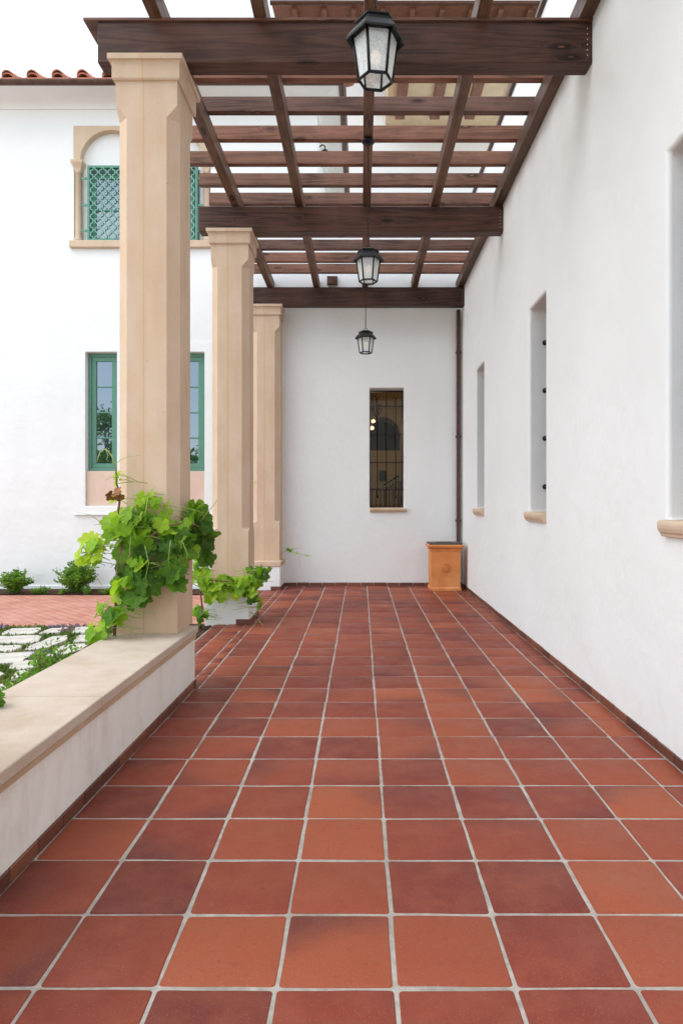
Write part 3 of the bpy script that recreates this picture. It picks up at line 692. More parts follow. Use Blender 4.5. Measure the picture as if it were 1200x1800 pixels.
# upper twin arched window
AX0, AX1, AZ0, AZ1 = PX(130.5,YB)+.001, PX(369.5,YB)-.001, PZ(424.6,YB), PZ(222,YB)-.001
ra = (uw[1]-uw[0])/4; cxs = (uw[0]+ra, uw[1]-ra); spz = PZ(283, YB)
mb = MB(); Yf = YB - 0.015; dep = 0.14
def arcpts(cx, n=20): return [(cx - ra*math.cos(math.pi*k/n), spz + ra*math.sin(math.pi*k/n)) for k in range(n+1)]
for cx in cxs:
    pts = arcpts(cx)
    for p, q in zip(pts, pts[1:]):
        mb.quad((p[0],Yf,p[1]),(q[0],Yf,q[1]),(q[0],Yf,AZ1),(p[0],Yf,AZ1)); mb.quad((p[0],Yf,p[1]),(q[0],Yf,q[1]),(q[0],Yf+dep,q[1]),(p[0],Yf+dep,p[1]))
for x0, x1 in ((AX0, uw[0]), (uw[1], AX1)):
    mb.quad((x0,Yf,spz),(x1,Yf,spz),(x1,Yf,AZ1),(x0,Yf,AZ1)); mb.quad((x0,Yf,spz),(x1,Yf,spz),(x1,Yf+dep,spz),(x0,Yf+dep,spz))
mb.quad((AX0,Yf,AZ1),(AX1,Yf,AZ1),(AX1,Yf+.03,AZ1),(AX0,Yf+.03,AZ1)); mb.quad((AX0,Yf,spz),(AX0,Yf,AZ1),(AX0,Yf+.03,AZ1),(AX0,Yf+.03,spz)); mb.quad((AX1,Yf,spz),(AX1,Yf,AZ1),(AX1,Yf+.03,AZ1),(AX1,Yf+.03,spz))
uwn = rel(mb, LWo).build('arched_window', M['trim'], LW, merge=True)
mb = MB(); mb.quad((AX0,YB+.10,AZ0-.01),(AX1,YB+.10,AZ0-.01),(AX1,YB+.10,AZ1),(AX0,YB+.10,AZ1)); rel(mb, LWo).build('tympanum', M['plaster'], uwn)
for xx in (PX(137,YB), (uw[0]+uw[1])/2, PX(363,YB)):
    mb = MB(); zc0 = PZ(424,YB); zc1 = PZ(302,YB); r = .05; seg = 18
    prof = [(.062, zc0), (.062, zc0+.03), (.056, zc0+.05), (r, zc0+.07), (r*.95, zc1-.02), (r+.01, zc1-.012), (r+.01, zc1), (r, zc1+.01)]
    mb.loft([[(xx+q*math.cos(2*math.pi*k/seg), YB+.035+q*math.sin(2*math.pi*k/seg), z) for k in range(seg)] for q, z in prof], True, True)
    zz_ = [zc1+.01, zc1+.06, zc1+.11, zc1+.125, spz-.03, spz-.002]; ww = [.045, .055, .08, .088, .092, .092]
    mb.loft([[(xx-w, YB+.035-w, z), (xx+w, YB+.035-w, z), (xx+w, YB+.035+.06, z), (xx-w, YB+.035+.06, z)] for w, z in zip(ww, zz_)])
    rel(mb, LWo).build('colonnette', M['trim'], uwn)
mb = MB(); mb.box(PX(124.5,YB), PX(376,YB), YB-.07, YB+.10, PZ(437,YB), AZ0-.0005); rel(mb, LWo).build('sill', M['trim'], uwn, bevel=.012)
# sashes behind the grille
gx0, gx1, gzA, gzB = PX(154,YB-.05), PX(347,YB-.05), PZ(423.5,YB-.05), PZ(291,YB-.05)
mb = MB()
for cx in cxs:
    a, b = cx-ra+.16, cx+ra-.10 if cx == cxs[0] else cx+ra-.16
    frame(mb, a, b, gzA+.02, gzB-.10, .06, YB+.055, YB+.095); z = gzA + (gzB-gzA)*.45; mb.box(a+.06, b-.06, YB+.06, YB+.09, z-.015, z+.015)
rel(mb, LWo).build('sash', M['green'], uwn, bevel=.003)
mb = MB()
for cx in cxs:
    a, b = cx-ra+.16, cx+ra-.10 if cx == cxs[0] else cx+ra-.16
    mb.box(a+.05, b-.05, YB+.075, YB+.085, gzA+.07, gzB-.15)
rel(mb, LWo).build('pane', M['pane_dim'], uwn)
mb = MB(); mb.box(gx0, gx1, YB+.088, YB+.099, gzA, gzB); rel(mb, LWo).build('shade_backing', M['shadegreen'], uwn)  # added sheet: shadow behind the grille painted as dark green
mb = MB(); Yq = YB - 0.05
frame(mb, gx0, gx1, gzA, gzB, .035, Yq-.006, Yq+.07)
for y in (313, 360, 405):
    z = PZ(y, Yq); mb.box(PX(143,Yq), gx0, Yq+.01, Yq+.02, z-.018, z+.018); mb.box(gx1, PX(357,Yq), Yq+.01, Yq+.02, z-.018, z+.018)
rel(mb, LWo).build('grille_frame', M['green'], uwn, bevel=.003)
mb = MB(); cw = (gx1-gx0-.07)/12; nz_ = 8; chh = (gzB-gzA-.07)/nz_
def edge(p, q, s):
    out = []
    d = Vector((q[0]-p[0], q[1]-p[1])); nrm = Vector((-d.y, d.x)).normalized()
    for k in range(9):
        t = k/8; o = s*0.085*d.length*math.sin(4*math.pi*t); out.append((p[0]+d.x*t+nrm.x*o, Yq, p[1]+d.y*t+nrm.y*o))
    return out
for i in range(12):
    for j in range(nz_):
        x0, z0 = gx0+.035+cw*(i+.5), gzA+.035+chh*(j+.5)
        L_, R_, T_, B_ = (x0-cw/2, z0), (x0+cw/2, z0), (x0, z0+chh/2), (x0, z0-chh/2)
        for p, q, s in ((T_, R_, 1), (R_, B_, -1), (B_, L_, 1), (L_, T_, -1)): mb.tube(edge(p, q, s), .0068, 5)
rel(mb, LWo).build('grille', M['grille'], uwn)

# ------------------------------------------------------------------ taller block behind
TW = thing('tall_building', 'taller white stucco block behind the pergola with brown bracketed eaves', 'building', (1.5, 15.1, 0)); TWo = Vector((1.5, 15.1, 0))
YT = 15.1
mb = MB(); mb.box(-1.3, 7.0, YT, YT+6, 5.2, 12.0); rel(mb, TWo).build('wall', M['plaster'], TW)
ye = 14.0; ze = PZ(10, ye); x0e = PX(478, ye)
mb = MB(); n = mb.add([(x0e, ye, ze), (8, ye, ze), (8, YT+.3, ze+.26), (x0e, YT+.3, ze+.26), (x0e, ye, ze+.06), (8, ye, ze+.06), (8, YT+3, ze+1.1), (x0e, YT+3, ze+1.1)])
for q in ((0,1,2,3),(4,5,6,7),(0,1,5,4),(0,3,7,4)): mb.face([n+i for i in q])
rel(mb, TWo).build('roof', M['soffit'], TW)
mb = MB()
for k in range(14):
    x = PX(517+52*k, ye)
    if x > 7.8: break
    n = mb.add([(x-.05, ye+.05, ze-.10), (x+.05, ye+.05, ze-.10), (x+.05, YT, ze+.08), (x-.05, YT, ze+.08), (x-.05, ye+.05, ze+.01), (x+.05, ye+.05, ze+.01), (x+.05, YT, ze+.2), (x-.05, YT, ze+.2)])
    for q in ((0,1,2,3),(0,1,5,4),(1,2,6,5),(3,0,4,7)): mb.face([n+i for i in q])
rel(mb, TWo).build('eave_brackets', M['soffit'], TW)
mb = MB(); mb.loft([[(xx, ye-.06-u*1.0, ze+.03+v) for u, v in gp] for xx in (x0e-.03, 8)], True); rel(mb, TWo).build('gutter', M['copper'], TW)
zs = PZ(221, YT); xb = PX(677, YT)
mb = MB(); mb.box(xb, 5.5, 13.3, YT-.002, zs, zs+.95); rel(mb, TWo).build('balcony', M['cream'], TW, bevel=.01)
mb = MB()
for k in range(12):
    x = PX(702+60.5*k, YT-.3)
    if x > 5.4: break
    pr_ = [(13.36, zs-.002), (13.36, zs-.10), (YT-.42, zs-.10), (YT-.36, zs-.06), (YT-.34, zs-.002)]
    mb.prism([(p, z) for p, z in pr_], 'x', x-.10, x+.10)
rel(mb, TWo).build('corbels', M['soffit'], TW)

# wall lamp on the left wing's corner
wl = P(571, 268, 11.3)
t = thing('wall_lamp', 'small black bracket lamp on the white wall above the far slats', 'lamp', tuple(wl))
mb = MB(); mb.box(PX(556,11.3)-wl.x-.02, PX(556,11.3)-wl.x+.02, -.05, .05, -.12, .09); mb.build('wall_plate', M['iron'], t)
mb = MB(); mb.tube([(-.13,0,-.02),(-.1,0,.09),(-.04,0,.13),(0,0,.10),(0,0,.05)], .012, 6); mb.build('bracket', M['iron'], t)
mb = MB(); mb.loft([[(r*math.cos(2*math.pi*k/12), r*math.sin(2*math.pi*k/12), z) for k in range(12)] for r, z in ((.02,.05),(.05,.03),(.055,.0),(.11,-.05),(.11,-.07))], True, False); mb.build('hood', M['iron'], t)
mb = MB(); mb.loft([[(r*math.cos(2*math.pi*k/6), r*math.sin(2*math.pi*k/6), z) for k in range(6)] for r, z in ((.09,-.07),(.06,-.26))], True, False); mb.build('pane', M['lglass'], t)

# ------------------------------------------------------------------ low wall
LWL = thing('low_wall', 'knee high white plastered wall with a pale stone coping on the left', 'wall', (-1.42, 2.5, 0)); o = Vector((-1.42, 2.5, 0))
def skew(y): return 0.0135*(y-4.75)
YE = 4.80
mb = MB(); ys_ = [-3.5, YE-.03]
n = []
for y in ys_: n.append([(-1.645, y, -.06), (-1.172+skew(y)*-0.0 - 0.014*(4.75-y), y, -.06), (-1.172 - 0.014*(4.75-y), y, .336), (-1.645, y, .336)])
mb.loft(n); rel(mb, o).build('wall_body', M['plaster_low'], LWL, bevel=.008)
mb = MB()
for i in range(12):
    pass
n = []
for y in ys_: n.append([(-1.65, y+.01, .338), (-1.166 - .010*(4.75-y), y+.01, .338), (-1.166 - .010*(4.75-y), y+.01, .374), (-1.65, y+.01, .374)])
mb.loft(n); rel(mb, o).build('mortar_band', M['band'], LWL, bevel=.003)
cp = MB(); yj = [-3.5, -1.9, -.6, .75, 1.85, 3.05, YE]
for a, b in zip(yj, yj[1:]):
    n = [[(-1.662, y, .376), (-1.155 - .006*(4.75-y), y, .376), (-1.155 - .006*(4.75-y), y, .425), (-1.662, y, .425)] for y in (a+.002, b-.002)]
    cp.loft(n)
rel(cp, o).build('coping', M['coping'], LWL, bevel=.006)
mb = MB(); u = -3.5
while u < YE-.06:
    v = min(u+.2, YE-.035); c = (random.random(),)*3
    xa = lambda y: -1.1715 - .014*(4.75-y)
    nn = mb.add([(xa(u)+.0,u+.003,0),(xa(u)+.012,u+.003,0),(xa(v)+.012,v-.003,0),(xa(v),v-.003,0),(xa(u),u+.003,.052),(xa(u)+.012,u+.003,.052),(xa(v)+.012,v-.003,.052),(xa(v),v-.003,.052)])
    for q in ((0,3,2,1),(4,5,6,7),(0,1,5,4),(1,2,6,5),(2,3,7,6),(3,0,4,7)): mb.face([nn+i for i in q], c)
    u = v
rel(mb, o).build('skirting', M['skirt'], LWL, bevel=.003)

# ------------------------------------------------------------------ columns
def oct_ring(h, c, z): return [(-h+c,-h,z),(h-c,-h,z),(h,-h+c,z),(h,h-c,z),(h-c,h,z),(-h+c,h,z),(-h,h-c,z),(-h,-h+c,z)]
def column(loc, label, zb):
    t = thing('stone_column', label, 'column', loc, group='chamfered stone columns carrying the pergola')
    hs, ch, e = .205, .072, .0012
    mb = MB(); mb.loft([oct_ring(hs, e, zb), oct_ring(hs, e, .975), oct_ring(hs, ch, 1.02), oct_ring(hs, ch, H+2.565), oct_ring(hs, e, H+2.645), oct_ring(hs, e, 4.118)])
    mb.build('shaft', M['stone'], t, bevel=.004)
    mb = MB(); rings = []
    for h, z in ((.206,4.112),(.218,4.112),(.226,4.122),(.226,4.225),(.232,4.236),(.249,4.236),(.249,ZT-.0005)): rings.append([(-h,-h,z),(h,-h,z),(h,h,z),(-h,h,z)])
    mb.loft(rings); mb.build('capital', M['stone'], t, bevel=.004)
    return t
column((COLX, 4.704, 0), 'nearest and largest stone column, standing on the low wall', .4255)
column((COLX, 1.86, 0), 'stone column beside the viewer on the low wall', .4255)
def plinth_column(Yc, label, pf, pb):
    t = column((COLX, Yc, 0), label, .4255)
    mb = MB(); mb.box(-.232, .238, pf-Yc, pb-Yc, -.06, .345); mb.build('plinth', M['plaster'], t, bevel=.008)
    mb = MB(); mb.box(-.245, .25, pf-Yc-.012, pb-Yc, .3455, .425); mb.build('plinth_cap', M['stone'], t, bevel=.012, seg=3)
    mb = MB(); skirting(mb, 'x', .2385, pf-Yc, pb-Yc-.001, 1); mb.box(.10, .2505, pf-Yc-.013, pf-Yc-.0005, 0, .055, (.4,.4,.4)); mb.build('skirting', M['skirt'], t, bevel=.003)
    return t
plinth_column(7.55, 'middle stone column with a vine wrapped round its white plinth', 7.18, 7.80)
plinth_column(10.355, 'farthest and smallest stone column, against the rear wall', 9.95, YB-.002)

# ------------------------------------------------------------------ pergola
PG = thing('pergola', 'dark brown timber pergola of beams, rafters and slats over the tiled terrace', 'pergola', (0, 6, ZT)); o = Vector((0, 6, ZT))
def timber(name, x0, x1, y0, y1, z0, z1, mat, bevel=.006):
    mb = MB(); c = Vector(((x0+x1)/2, (y0+y1)/2, (z0+z1)/2))
    mb.box(x0-c.x, x1-c.x, y0-c.y, y1-c.y, z0-c.z, z1-c.z)
    return mb.build(name, mat, PG, bevel=bevel, loc=c - o)
for i, by in enumerate(BEAM_Y):
    bo = timber('beam', -1.78, XR-.003, by, by+.14, ZT, ZT+.279, M['wood_x'])
    for k in range(6 if i else 0):
        nb = MB(); nb.sphere((XR-.035 - (bo.location.x+o.x), -.0705, .09-.036*k), .0045, 8, 4); nb.build('nail', M['nail'], bo)
timber('cap_board', -1.872, XR-.003, BEAM_Y[1]-.012, BEAM_Y[1]+.235, ZT+.2795, ZT+.2985, M['wood_s'], .002)
ZRF = ZT + .2995
RFX = [-1.385, -.679, .065, .821, 1.516]
RH = .158
for x in RFX: timber('rafter', x-.0435, x+.0435, 1.2, YB-.003, ZRF, ZRF+RH, M['wood_y'])
Ys0 = 5.453
SZ = ZRF + RH + .0005
k = -6
while True:
    y = Ys0 + .4625*k + random.uniform(-.006, .006)
    if y > YB - .1: break
    timber('slat', -1.74 + random.uniform(-.01, .01), 1.535, y, y+.068, SZ, SZ+.133, M['wood_s'], .005)
    k += 1

# ------------------------------------------------------------------ pendant lanterns
def lantern(loc, label, rz):
    t = thing('pendant_lantern', label, 'lantern', loc, rz, group='black hexagonal lanterns hanging in a row under the pergola')
    # origin: the bottom centre of the glass body
    zr = .195; rt, rb2 = .108, .080
    hexp = lambda r, z: [(r*math.cos(math.pi/3*k + math.pi/6 + math.pi/6), r*math.sin(math.pi/3*k + math.pi/6 + math.pi/6), z) for k in range(6)]
    top = hexp(rt, zr); bot = hexp(rb2, 0)
    fr = MB()
    for a, b in zip(top, bot): fr.tube([a, b], .0075, 6)
    for ring in (top, bot):
        for k in range(6): fr.tube([ring[k], ring[(k+1) % 6]], .0075, 6)
    fr.build('frame', M['iron'], t)
    for k in range(6):
        mb = MB(); j = (k+1) % 6; s = .985
        mb.quad(*[(p[0]*s, p[1]*s, p[2]) for p in (bot[k], bot[j], top[j], top[k])]); mb.build('pane', M['lglass'], t)
    mb = MB()
    rings = [hexp(r, z) for r, z in ((.100, zr+.004), (.141, zr-.012), (.143, zr-.004), (.112, zr+.038), (.100, zr+.046), (.092, zr+.046), (.092, zr+.066), (.100, zr+.070), (.100, zr+.076), (.070, zr+.092), (.018, zr+.10))]
    mb.loft(rings); mb.build('hood', M['iron'], t)
    mb = MB(); mb.torus((0,0,zr+.116), .017, .0035); mb.build('loop', M['iron'], t)
    mb = MB(); mb.tube([(0,0,zr+.0),(0,0,zr-.05)], .016, 10); mb.build('lamp_holder', M['iron'], t)
    mb = MB(); mb.sphere((0,0,zr-.085), .026, 12, 8, 1.35); mb.build('bulb', M['bulb'], t)
    mb = MB(); ztop = ZRF - loc[2] - .03; z = zr + .132; k = 0
    while z < ztop - .01:
        Mx = Matrix.Rotation(R(90*k + 20), 3, 'Z'); mb.torus((0,0,z+.012), .0085, .0024, Mx, 10, 5, 1.9); z += .0265; k += 1
    mb.build('chain', M['iron'], t)
    mb = MB(); sg = 20
    mb.loft([[(r*math.cos(2*math.pi*k/sg), r*math.sin(2*math.pi*k/sg), ZRF - loc[2] + z) for k in range(sg)] for r, z in ((.012,-.035),(.04,-.03),(.058,-.018),(.062,-.002))], True, True); mb.build('ceiling_rose', M['iron'], t)
    return t
LZ = H + 1.985
L1 = lantern((.069, 3.2, LZ+.012), 'nearest and largest looking black lantern, in front of the first beam', R(8))
dup(L1, (.066, 6.08, LZ), 'middle black lantern, hanging in front of the last beam', R(-3))
dup(L1, (.064, 8.93, LZ-.012), 'farthest black lantern, hanging clear against the white rear wall', R(2))
# ceiling roses and chains share the first lantern's mesh; its heights differ by a centimetre only

# ------------------------------------------------------------------ litter bin and downpipe by the rear wall
BN = thing('litter_bin', 'square terracotta litter bin with dark lid and a round rosette on its front', 'litter bin', (1.243, 9.86+.21, 0))
mb = MB(); sq = lambda w, d, z: [(-w,-d,z),(w,-d,z),(w,d,z),(-w,d,z)]
mb.loft([sq(.226,.21,0), sq(.226,.21,.035), sq(.221,.205,.045), sq(.213,.197,.055), sq(.216,.20,.58), sq(.226,.21,.588), sq(.226,.21,.606), sq(.219,.203,.612)])
mb.build('body', M['pot'], BN, bevel=.004)
mb = MB(); mb.loft([sq(.219,.203,.6125), sq(.245,.229,.632), sq(.256,.24,.652), sq(.256,.24,.664), sq(.246,.23,.676)]); mb.build('rim', M['pot'], BN, bevel=.005)
mb = MB(); lo_ = .24; sl = .12
mb.box(-lo_, lo_, -.224, -.09, .6765, .70); mb.box(-lo_, lo_, .09, .224, .6765, .70); mb.box(-lo_, -sl, -.09, .09, .6765, .70); mb.box(sl, lo_, -.09, .09, .6765, .70); mb.box(-sl, sl, -.09, .09, .6768, .679)
mb.build('lid', M['lid'], BN)
mb = MB(); yz = -.2005
def disc(r0, r1, d0, d1, n=28, cz=.335):
    mb.loft([[(r*math.cos(2*math.pi*k/n), yz-d, cz+r*math.sin(2*math.pi*k/n)) for k in range(n)] for r, d in ((r0, 0), (r0, d0), (r1, d1))], True, False)
disc(.046, .043, .008, .010); disc(.014, .010, .012, .02)
for k in range(16):
    a = 2*math.pi*k/16; mb.sphere((.060*math.cos(a), yz-.002, .335+.060*math.sin(a)), .012, 8, 6)
for k in range(8):
    a = 2*math.pi*k/8; mb.sphere((.027*math.cos(a), yz-.011, .335+.027*math.sin(a)), .0105, 8, 6)
mb.build('rosette', M['pot'], BN)
mb = MB(); xd0, xd1 = PX(802, YB-.06), PX(808.5, YB-.06)
DP = thing('downpipe', 'narrow brown downpipe in the corner of the rear wall behind the bin', 'downpipe', (xd0, YB-.08, 0))
mb.box(0, xd1-xd0, 0, .06, .08, ZT-.002); mb.build('pipe', M['copper'], DP, bevel=.008)
for z in (1.0, 2.3, 3.6):
    mb = MB(); mb.box(-.012, xd1-xd0+.012, -.006, .0775, z, z+.03)
    mb.build('strap', M['copper'], DP, bevel=.003)

# ------------------------------------------------------------------ flagstones and creeping plants
FS = [[(0,675),(90,622),(385,615),(300,668)], [(325,670),(450,620),(600,612),(520,655)], [(640,655),(670,610),(830,608),(830,655)], [(-150,750),(-60,690),(385,682),(320,745)],
 [(205,805),(460,690),(600,680),(600,715),(390,800)], [(640,745),(690,680),(800,675),(830,730)], [(-120,820),(-60,765),(215,765),(110,820)], [(-150,915),(-60,840),(330,825),(210,905),(60,925)],
 [(390,870),(560,770),(770,750),(760,790),(620,840)], [(70,970),(150,905),(400,895),(370,945),(200,980)], [(110,1050),(150,1000),(260,985),(230,1040),(140,1060)], [(-60,1030),(-50,990),(50,1010),(0,1035)], [(0,1100),(100,1165),(0,1260),(-100,1200)]]
FL = ['long pale flagstone at the left under the brick path edge', 'narrow pale flagstone at the middle of the brick path edge', 'pale flagstone in the far row nearest the big column', 'widest pale flagstone in the second row from the brick path',
 'slanted pale flagstone pointing towards the brick path', 'small pale flagstone behind the drooping vine leaves', 'short pale flagstone at the left of the third row', 'broad pale flagstone at the left of the fourth row',
 'pale flagstone behind the low green plants by the coping', 'rounded pale flagstone in front of the broad one', 'small rough flagstone beside the low green plants', 'sliver of pale flagstone at the left edge of the photo', 'nearest pale flagstone, beside the coping at the left edge']
stones2d = []
def flag_poly(px):
    out = []
    for x, y in px:
        fy = 980 + y/5; Y = (H-GZ)*F/(fy-882); out.append(((x/5-634)*Y/F, Y))
    return out
polys = [flag_poly(p) for p in FS]
for k in range(16):          # the same paving goes on beyond the left edge of the view
    cx = -5.2 - 1.05*(k % 4) + random.uniform(-.1,.1); cy = 4.5 + .8*(k//4); w, d = .42, .28
    polys.append([(cx-w, cy-d), (cx+w*.9, cy-d*.8), (cx+w, cy+d*.9), (cx-w*.8, cy+d)])
for i, pl in enumerate(polys):
    c = Vector((sum(p[0] for p in pl)/len(pl), sum(p[1] for p in pl)/len(pl)))
    pts = []
    for k in range(len(pl)):
        a, b = Vector(pl[k]), Vector(pl[(k+1) % len(pl)])
        for t in (.12, .37, .63, .88):
            p = a.lerp(b, t); p += Vector((random.uniform(-.012,.012), random.uniform(-.018,.018))); pts.append(p)
    stones2d.append([tuple(p) for p in pts])
    mb = MB(); rr = random.uniform(0, .006)
    mb.loft([[(p.x-c.x, p.y-c.y, 0) for p in pts], [(p.x-c.x, p.y-c.y, .022+rr) for p in pts], [((p.x-c.x)*.97, (p.y-c.y)*.97, 0.028+rr) for p in pts]])
    ob = mb.build('flagstone', M['flag'], loc=(c.x, c.y, GZ-.03))
    tag(ob, FL[i] if i < len(FL) else 'pale flagstone in the paving beyond the left edge of the photo', 'flagstone', 'pale flagstones set in creeping plants')
def inside(p, poly):
    r = False; j = len(poly)-1
    for i in range(len(poly)):
        if (poly[i][1] > p[1]) != (poly[j][1] > p[1]) and p[0] < (poly[j][0]-poly[i][0])*(p[1]-poly[i][1])/(poly[j][1]-poly[i][1])+poly[i][0]: r = not r
        j = i
    return r
def leaflet(mb, p, d, n, L, W, col):
    d = d.normalized(); s = d.cross(n)
    if s.length < 1e-4: s = d.cross(Vector((.3,.5,.8)))
    s.normalize(); n = s.cross(d)
    i = mb.add([p, p+d*L*.45+s*W*.5+n*W*.12, p+d*L, p+d*L*.45-s*W*.5+n*W*.12, p+d*L*.5])
    mb.face((i, i+1, i+4), col, [(0,0),(1,0),(0,0)]); mb.face((i+1, i+2, i+4), col, [(1,0),(0,0),(0,0)]); mb.face((i+2, i+3, i+4), col, [(0,0),(1,0),(0,0)]); mb.face((i+3, i, i+4), col, [(1,0),(0,0),(0,0)])
cov = MB(); fl = MB()
def rv(): return Vector((random.gauss(0,1), random.gauss(0,1), random.gauss(0,1)))
for k in range(9000):
    x = random.uniform(-6.6, -1.75); y = random.uniform(3.4, 7.42)
    if any(inside((x, y), s) for s in stones2d): 
        if random.random() < .985: continue
    den = mnoise.noise(Vector((x*1.5, y*1.5, 4.0)))
    if den < -.22 and random.random() < .8: continue
    pur = mnoise.noise(Vector((x*2.1+9, y*2.1, 1.0))) > .24
    for j in range(6):
        p = Vector((x+random.uniform(-.05,.05), y+random.uniform(-.05,.05), GZ-.03)); d = Vector((random.gauss(0,.5), random.gauss(0,.5), 1))
        L = random.uniform(.02,.055)
        if pur and random.random() < .5: leaflet(fl, p+d*.02, d, rv(), L*.8, L*.55, (random.random(),)*3)
        else: leaflet(cov, p, d, rv(), L, L*.5, (random.random(),)*3)
stuff(cov.build('ground_cover', M['cover'], recalc=False), 'low creeping green plants filling the joints between the pale flagstones', 'ground cover')
stuff(fl.build('ground_flowers', M['purple'], recalc=False), 'small purple flowers scattered among the creeping plants', 'flowers')

# ------------------------------------------------------------------ shrubs
def shrub(loc, h, w, label, group, n=46, lean=.0, name='shrub', lf=.032):
    t = thing(name, label, 'shrub', loc, group=group)
    st, lv = MB(), MB()
    for k in range(n):
        a = random.uniform(0, 2*math.pi); sp = random.random()**.6
        tip = Vector((math.cos(a)*w*.5*sp, math.sin(a)*w*.5*sp, h*random.uniform(.45, 1.0)*(1-.3*sp*sp)))
        mid = Vector((tip.x*.35, tip.y*.35, tip.z*.5)); pts = [Vector((0,0,-.03)), mid, tip]
        st.tube(pts, .006, 5, None, .002)
        for q in range(60):
            u = random.uniform(.18, 1.02)
            p = (pts[0].lerp(mid, u*2) if u < .5 else mid.lerp(tip, (u-.5)*2)) + rv()*.014
            d = Vector((random.gauss(0,.8), random.gauss(0,.8), random.uniform(-.1,1.1)))
            leaflet(lv, p, d, rv(), random.uniform(.7,1.2)*lf, random.uniform(.4,.6)*lf, (min(1, max(0, random.gauss(.5,.25))),)*3)
    st.build('stem', M['stem'], t); lv.build('foliage', M['shrub'], t, recalc=False)
    return t
g_ = 'small shrubs at the foot of the left building'
shrub((PX(135,10.05), 10.05, GZ), .50, .62, 'taller round green shrub at the wall beside the big column', g_, 84, lf=.05)
shrub((PX(24,9.95), 9.98, GZ), .36, .50, 'lower spreading green shrub at the left edge by the wall', g_, 64, lf=.05)
hx = 'low leafy plants along the outside of the low wall'
lb = ['low leafy plant outside the coping, nearest the viewer', 'low leafy plant outside the coping, second from the viewer', 'low leafy plant outside the coping, middle of five', 'low leafy plant outside the coping, second from the big column', 'low leafy plant outside the coping, nearest the big column']
for k, (y, s) in enumerate(((3.52, .42), (3.80, .41), (4.02, .45), (4.26, .49), (4.48, .43))):
    shrub((-1.90+random.uniform(-.03,.03)-.01*k, y, GZ), s, .32, lb[k], hx, 34, lf=.034, name='leafy_plant')
# small weeds in the bed by the building
for k, (px, s) in enumerate(((60, .08), (78, .10), (112, .07), (152, .09), (192, .08), (200, .10))):
    shrub((PX(px, 9.97)+random.uniform(-.05,.05), 9.95, GZ), s, .22, 'tiny green seedling in the mulch strip by the left building', 'seedlings in the mulch strip', 8, lf=.03, name='seedling')

# ------------------------------------------------------------------ grape vines
def grape_leaf(mb, p, nrm, tipd, size, col, rng):
    """one five-lobed leaf: p is where the stalk joins, tipd the direction of the tip"""
    n = nrm.normalized(); t = (tipd - n*tipd.dot(n))
    if t.length < 1e-3: t = Vector((0,0,-1)) - n*(-n.z)
    t.normalize(); s = n.cross(t)
    N = 40; out = []; mid = []
    fold = rng.uniform(.1, .45); curl = rng.uniform(-.1, .55); wav = rng.uniform(0, 6.28)
    for k in range(N):
        a = -math.pi + 2*math.pi*k/N              # 0 = tip direction
        lob = 0
        for ca, ra_, w in ((0, 1.0, .5), (1.05, .93, .5), (-1.05, .93, .5), (2.1, .80, .6), (-2.1, .80, .6)):
            dlt = (a-ca+math.pi) % (2*math.pi) - math.pi
            lob = max(lob, ra_*(1 - .31*min(1, (abs(dlt)/w))**2.0))
        if abs(a) > 2.75: lob *= max(.12, 1-(abs(a)-2.75)/.38)
        r = lob*(1 + .045*(1 if k % 2 else -1))
        out.append((a, r))
    def pt(a, r):
        x = math.sin(a)*r; y = math.cos(a)*r
        z = fold*abs(x)*.7 - curl*(x*x+y*y)*.55 + .06*math.sin(3*a+wav)*r
        return p + (s*x + t*(y) + n*z)*size*.5
    c = mb.add([p]); ri = mb.add([pt(a, r*.55) for a, r in out]); ro = mb.add([pt(a, r) for a, r in out])
    def vn(a): return min(abs(((a-ca+math.pi) % (2*math.pi))-math.pi) for ca in (0, 1.05, -1.05, 2.05, -2.05))
    for k in range(N):
        j = (k+1) % N; v0, v1 = vn(out[k][0]), vn(out[j][0])
        mb.face((c, ri+k, ri+j), col, [(0,0),(v0*.55,0),(v1*.55,0)], True)
        mb.face((ri+k, ro+k, ro+j, ri+j), col, [(v0*.55,0),(v0,0),(v1,0),(v1*.55,0)], True)
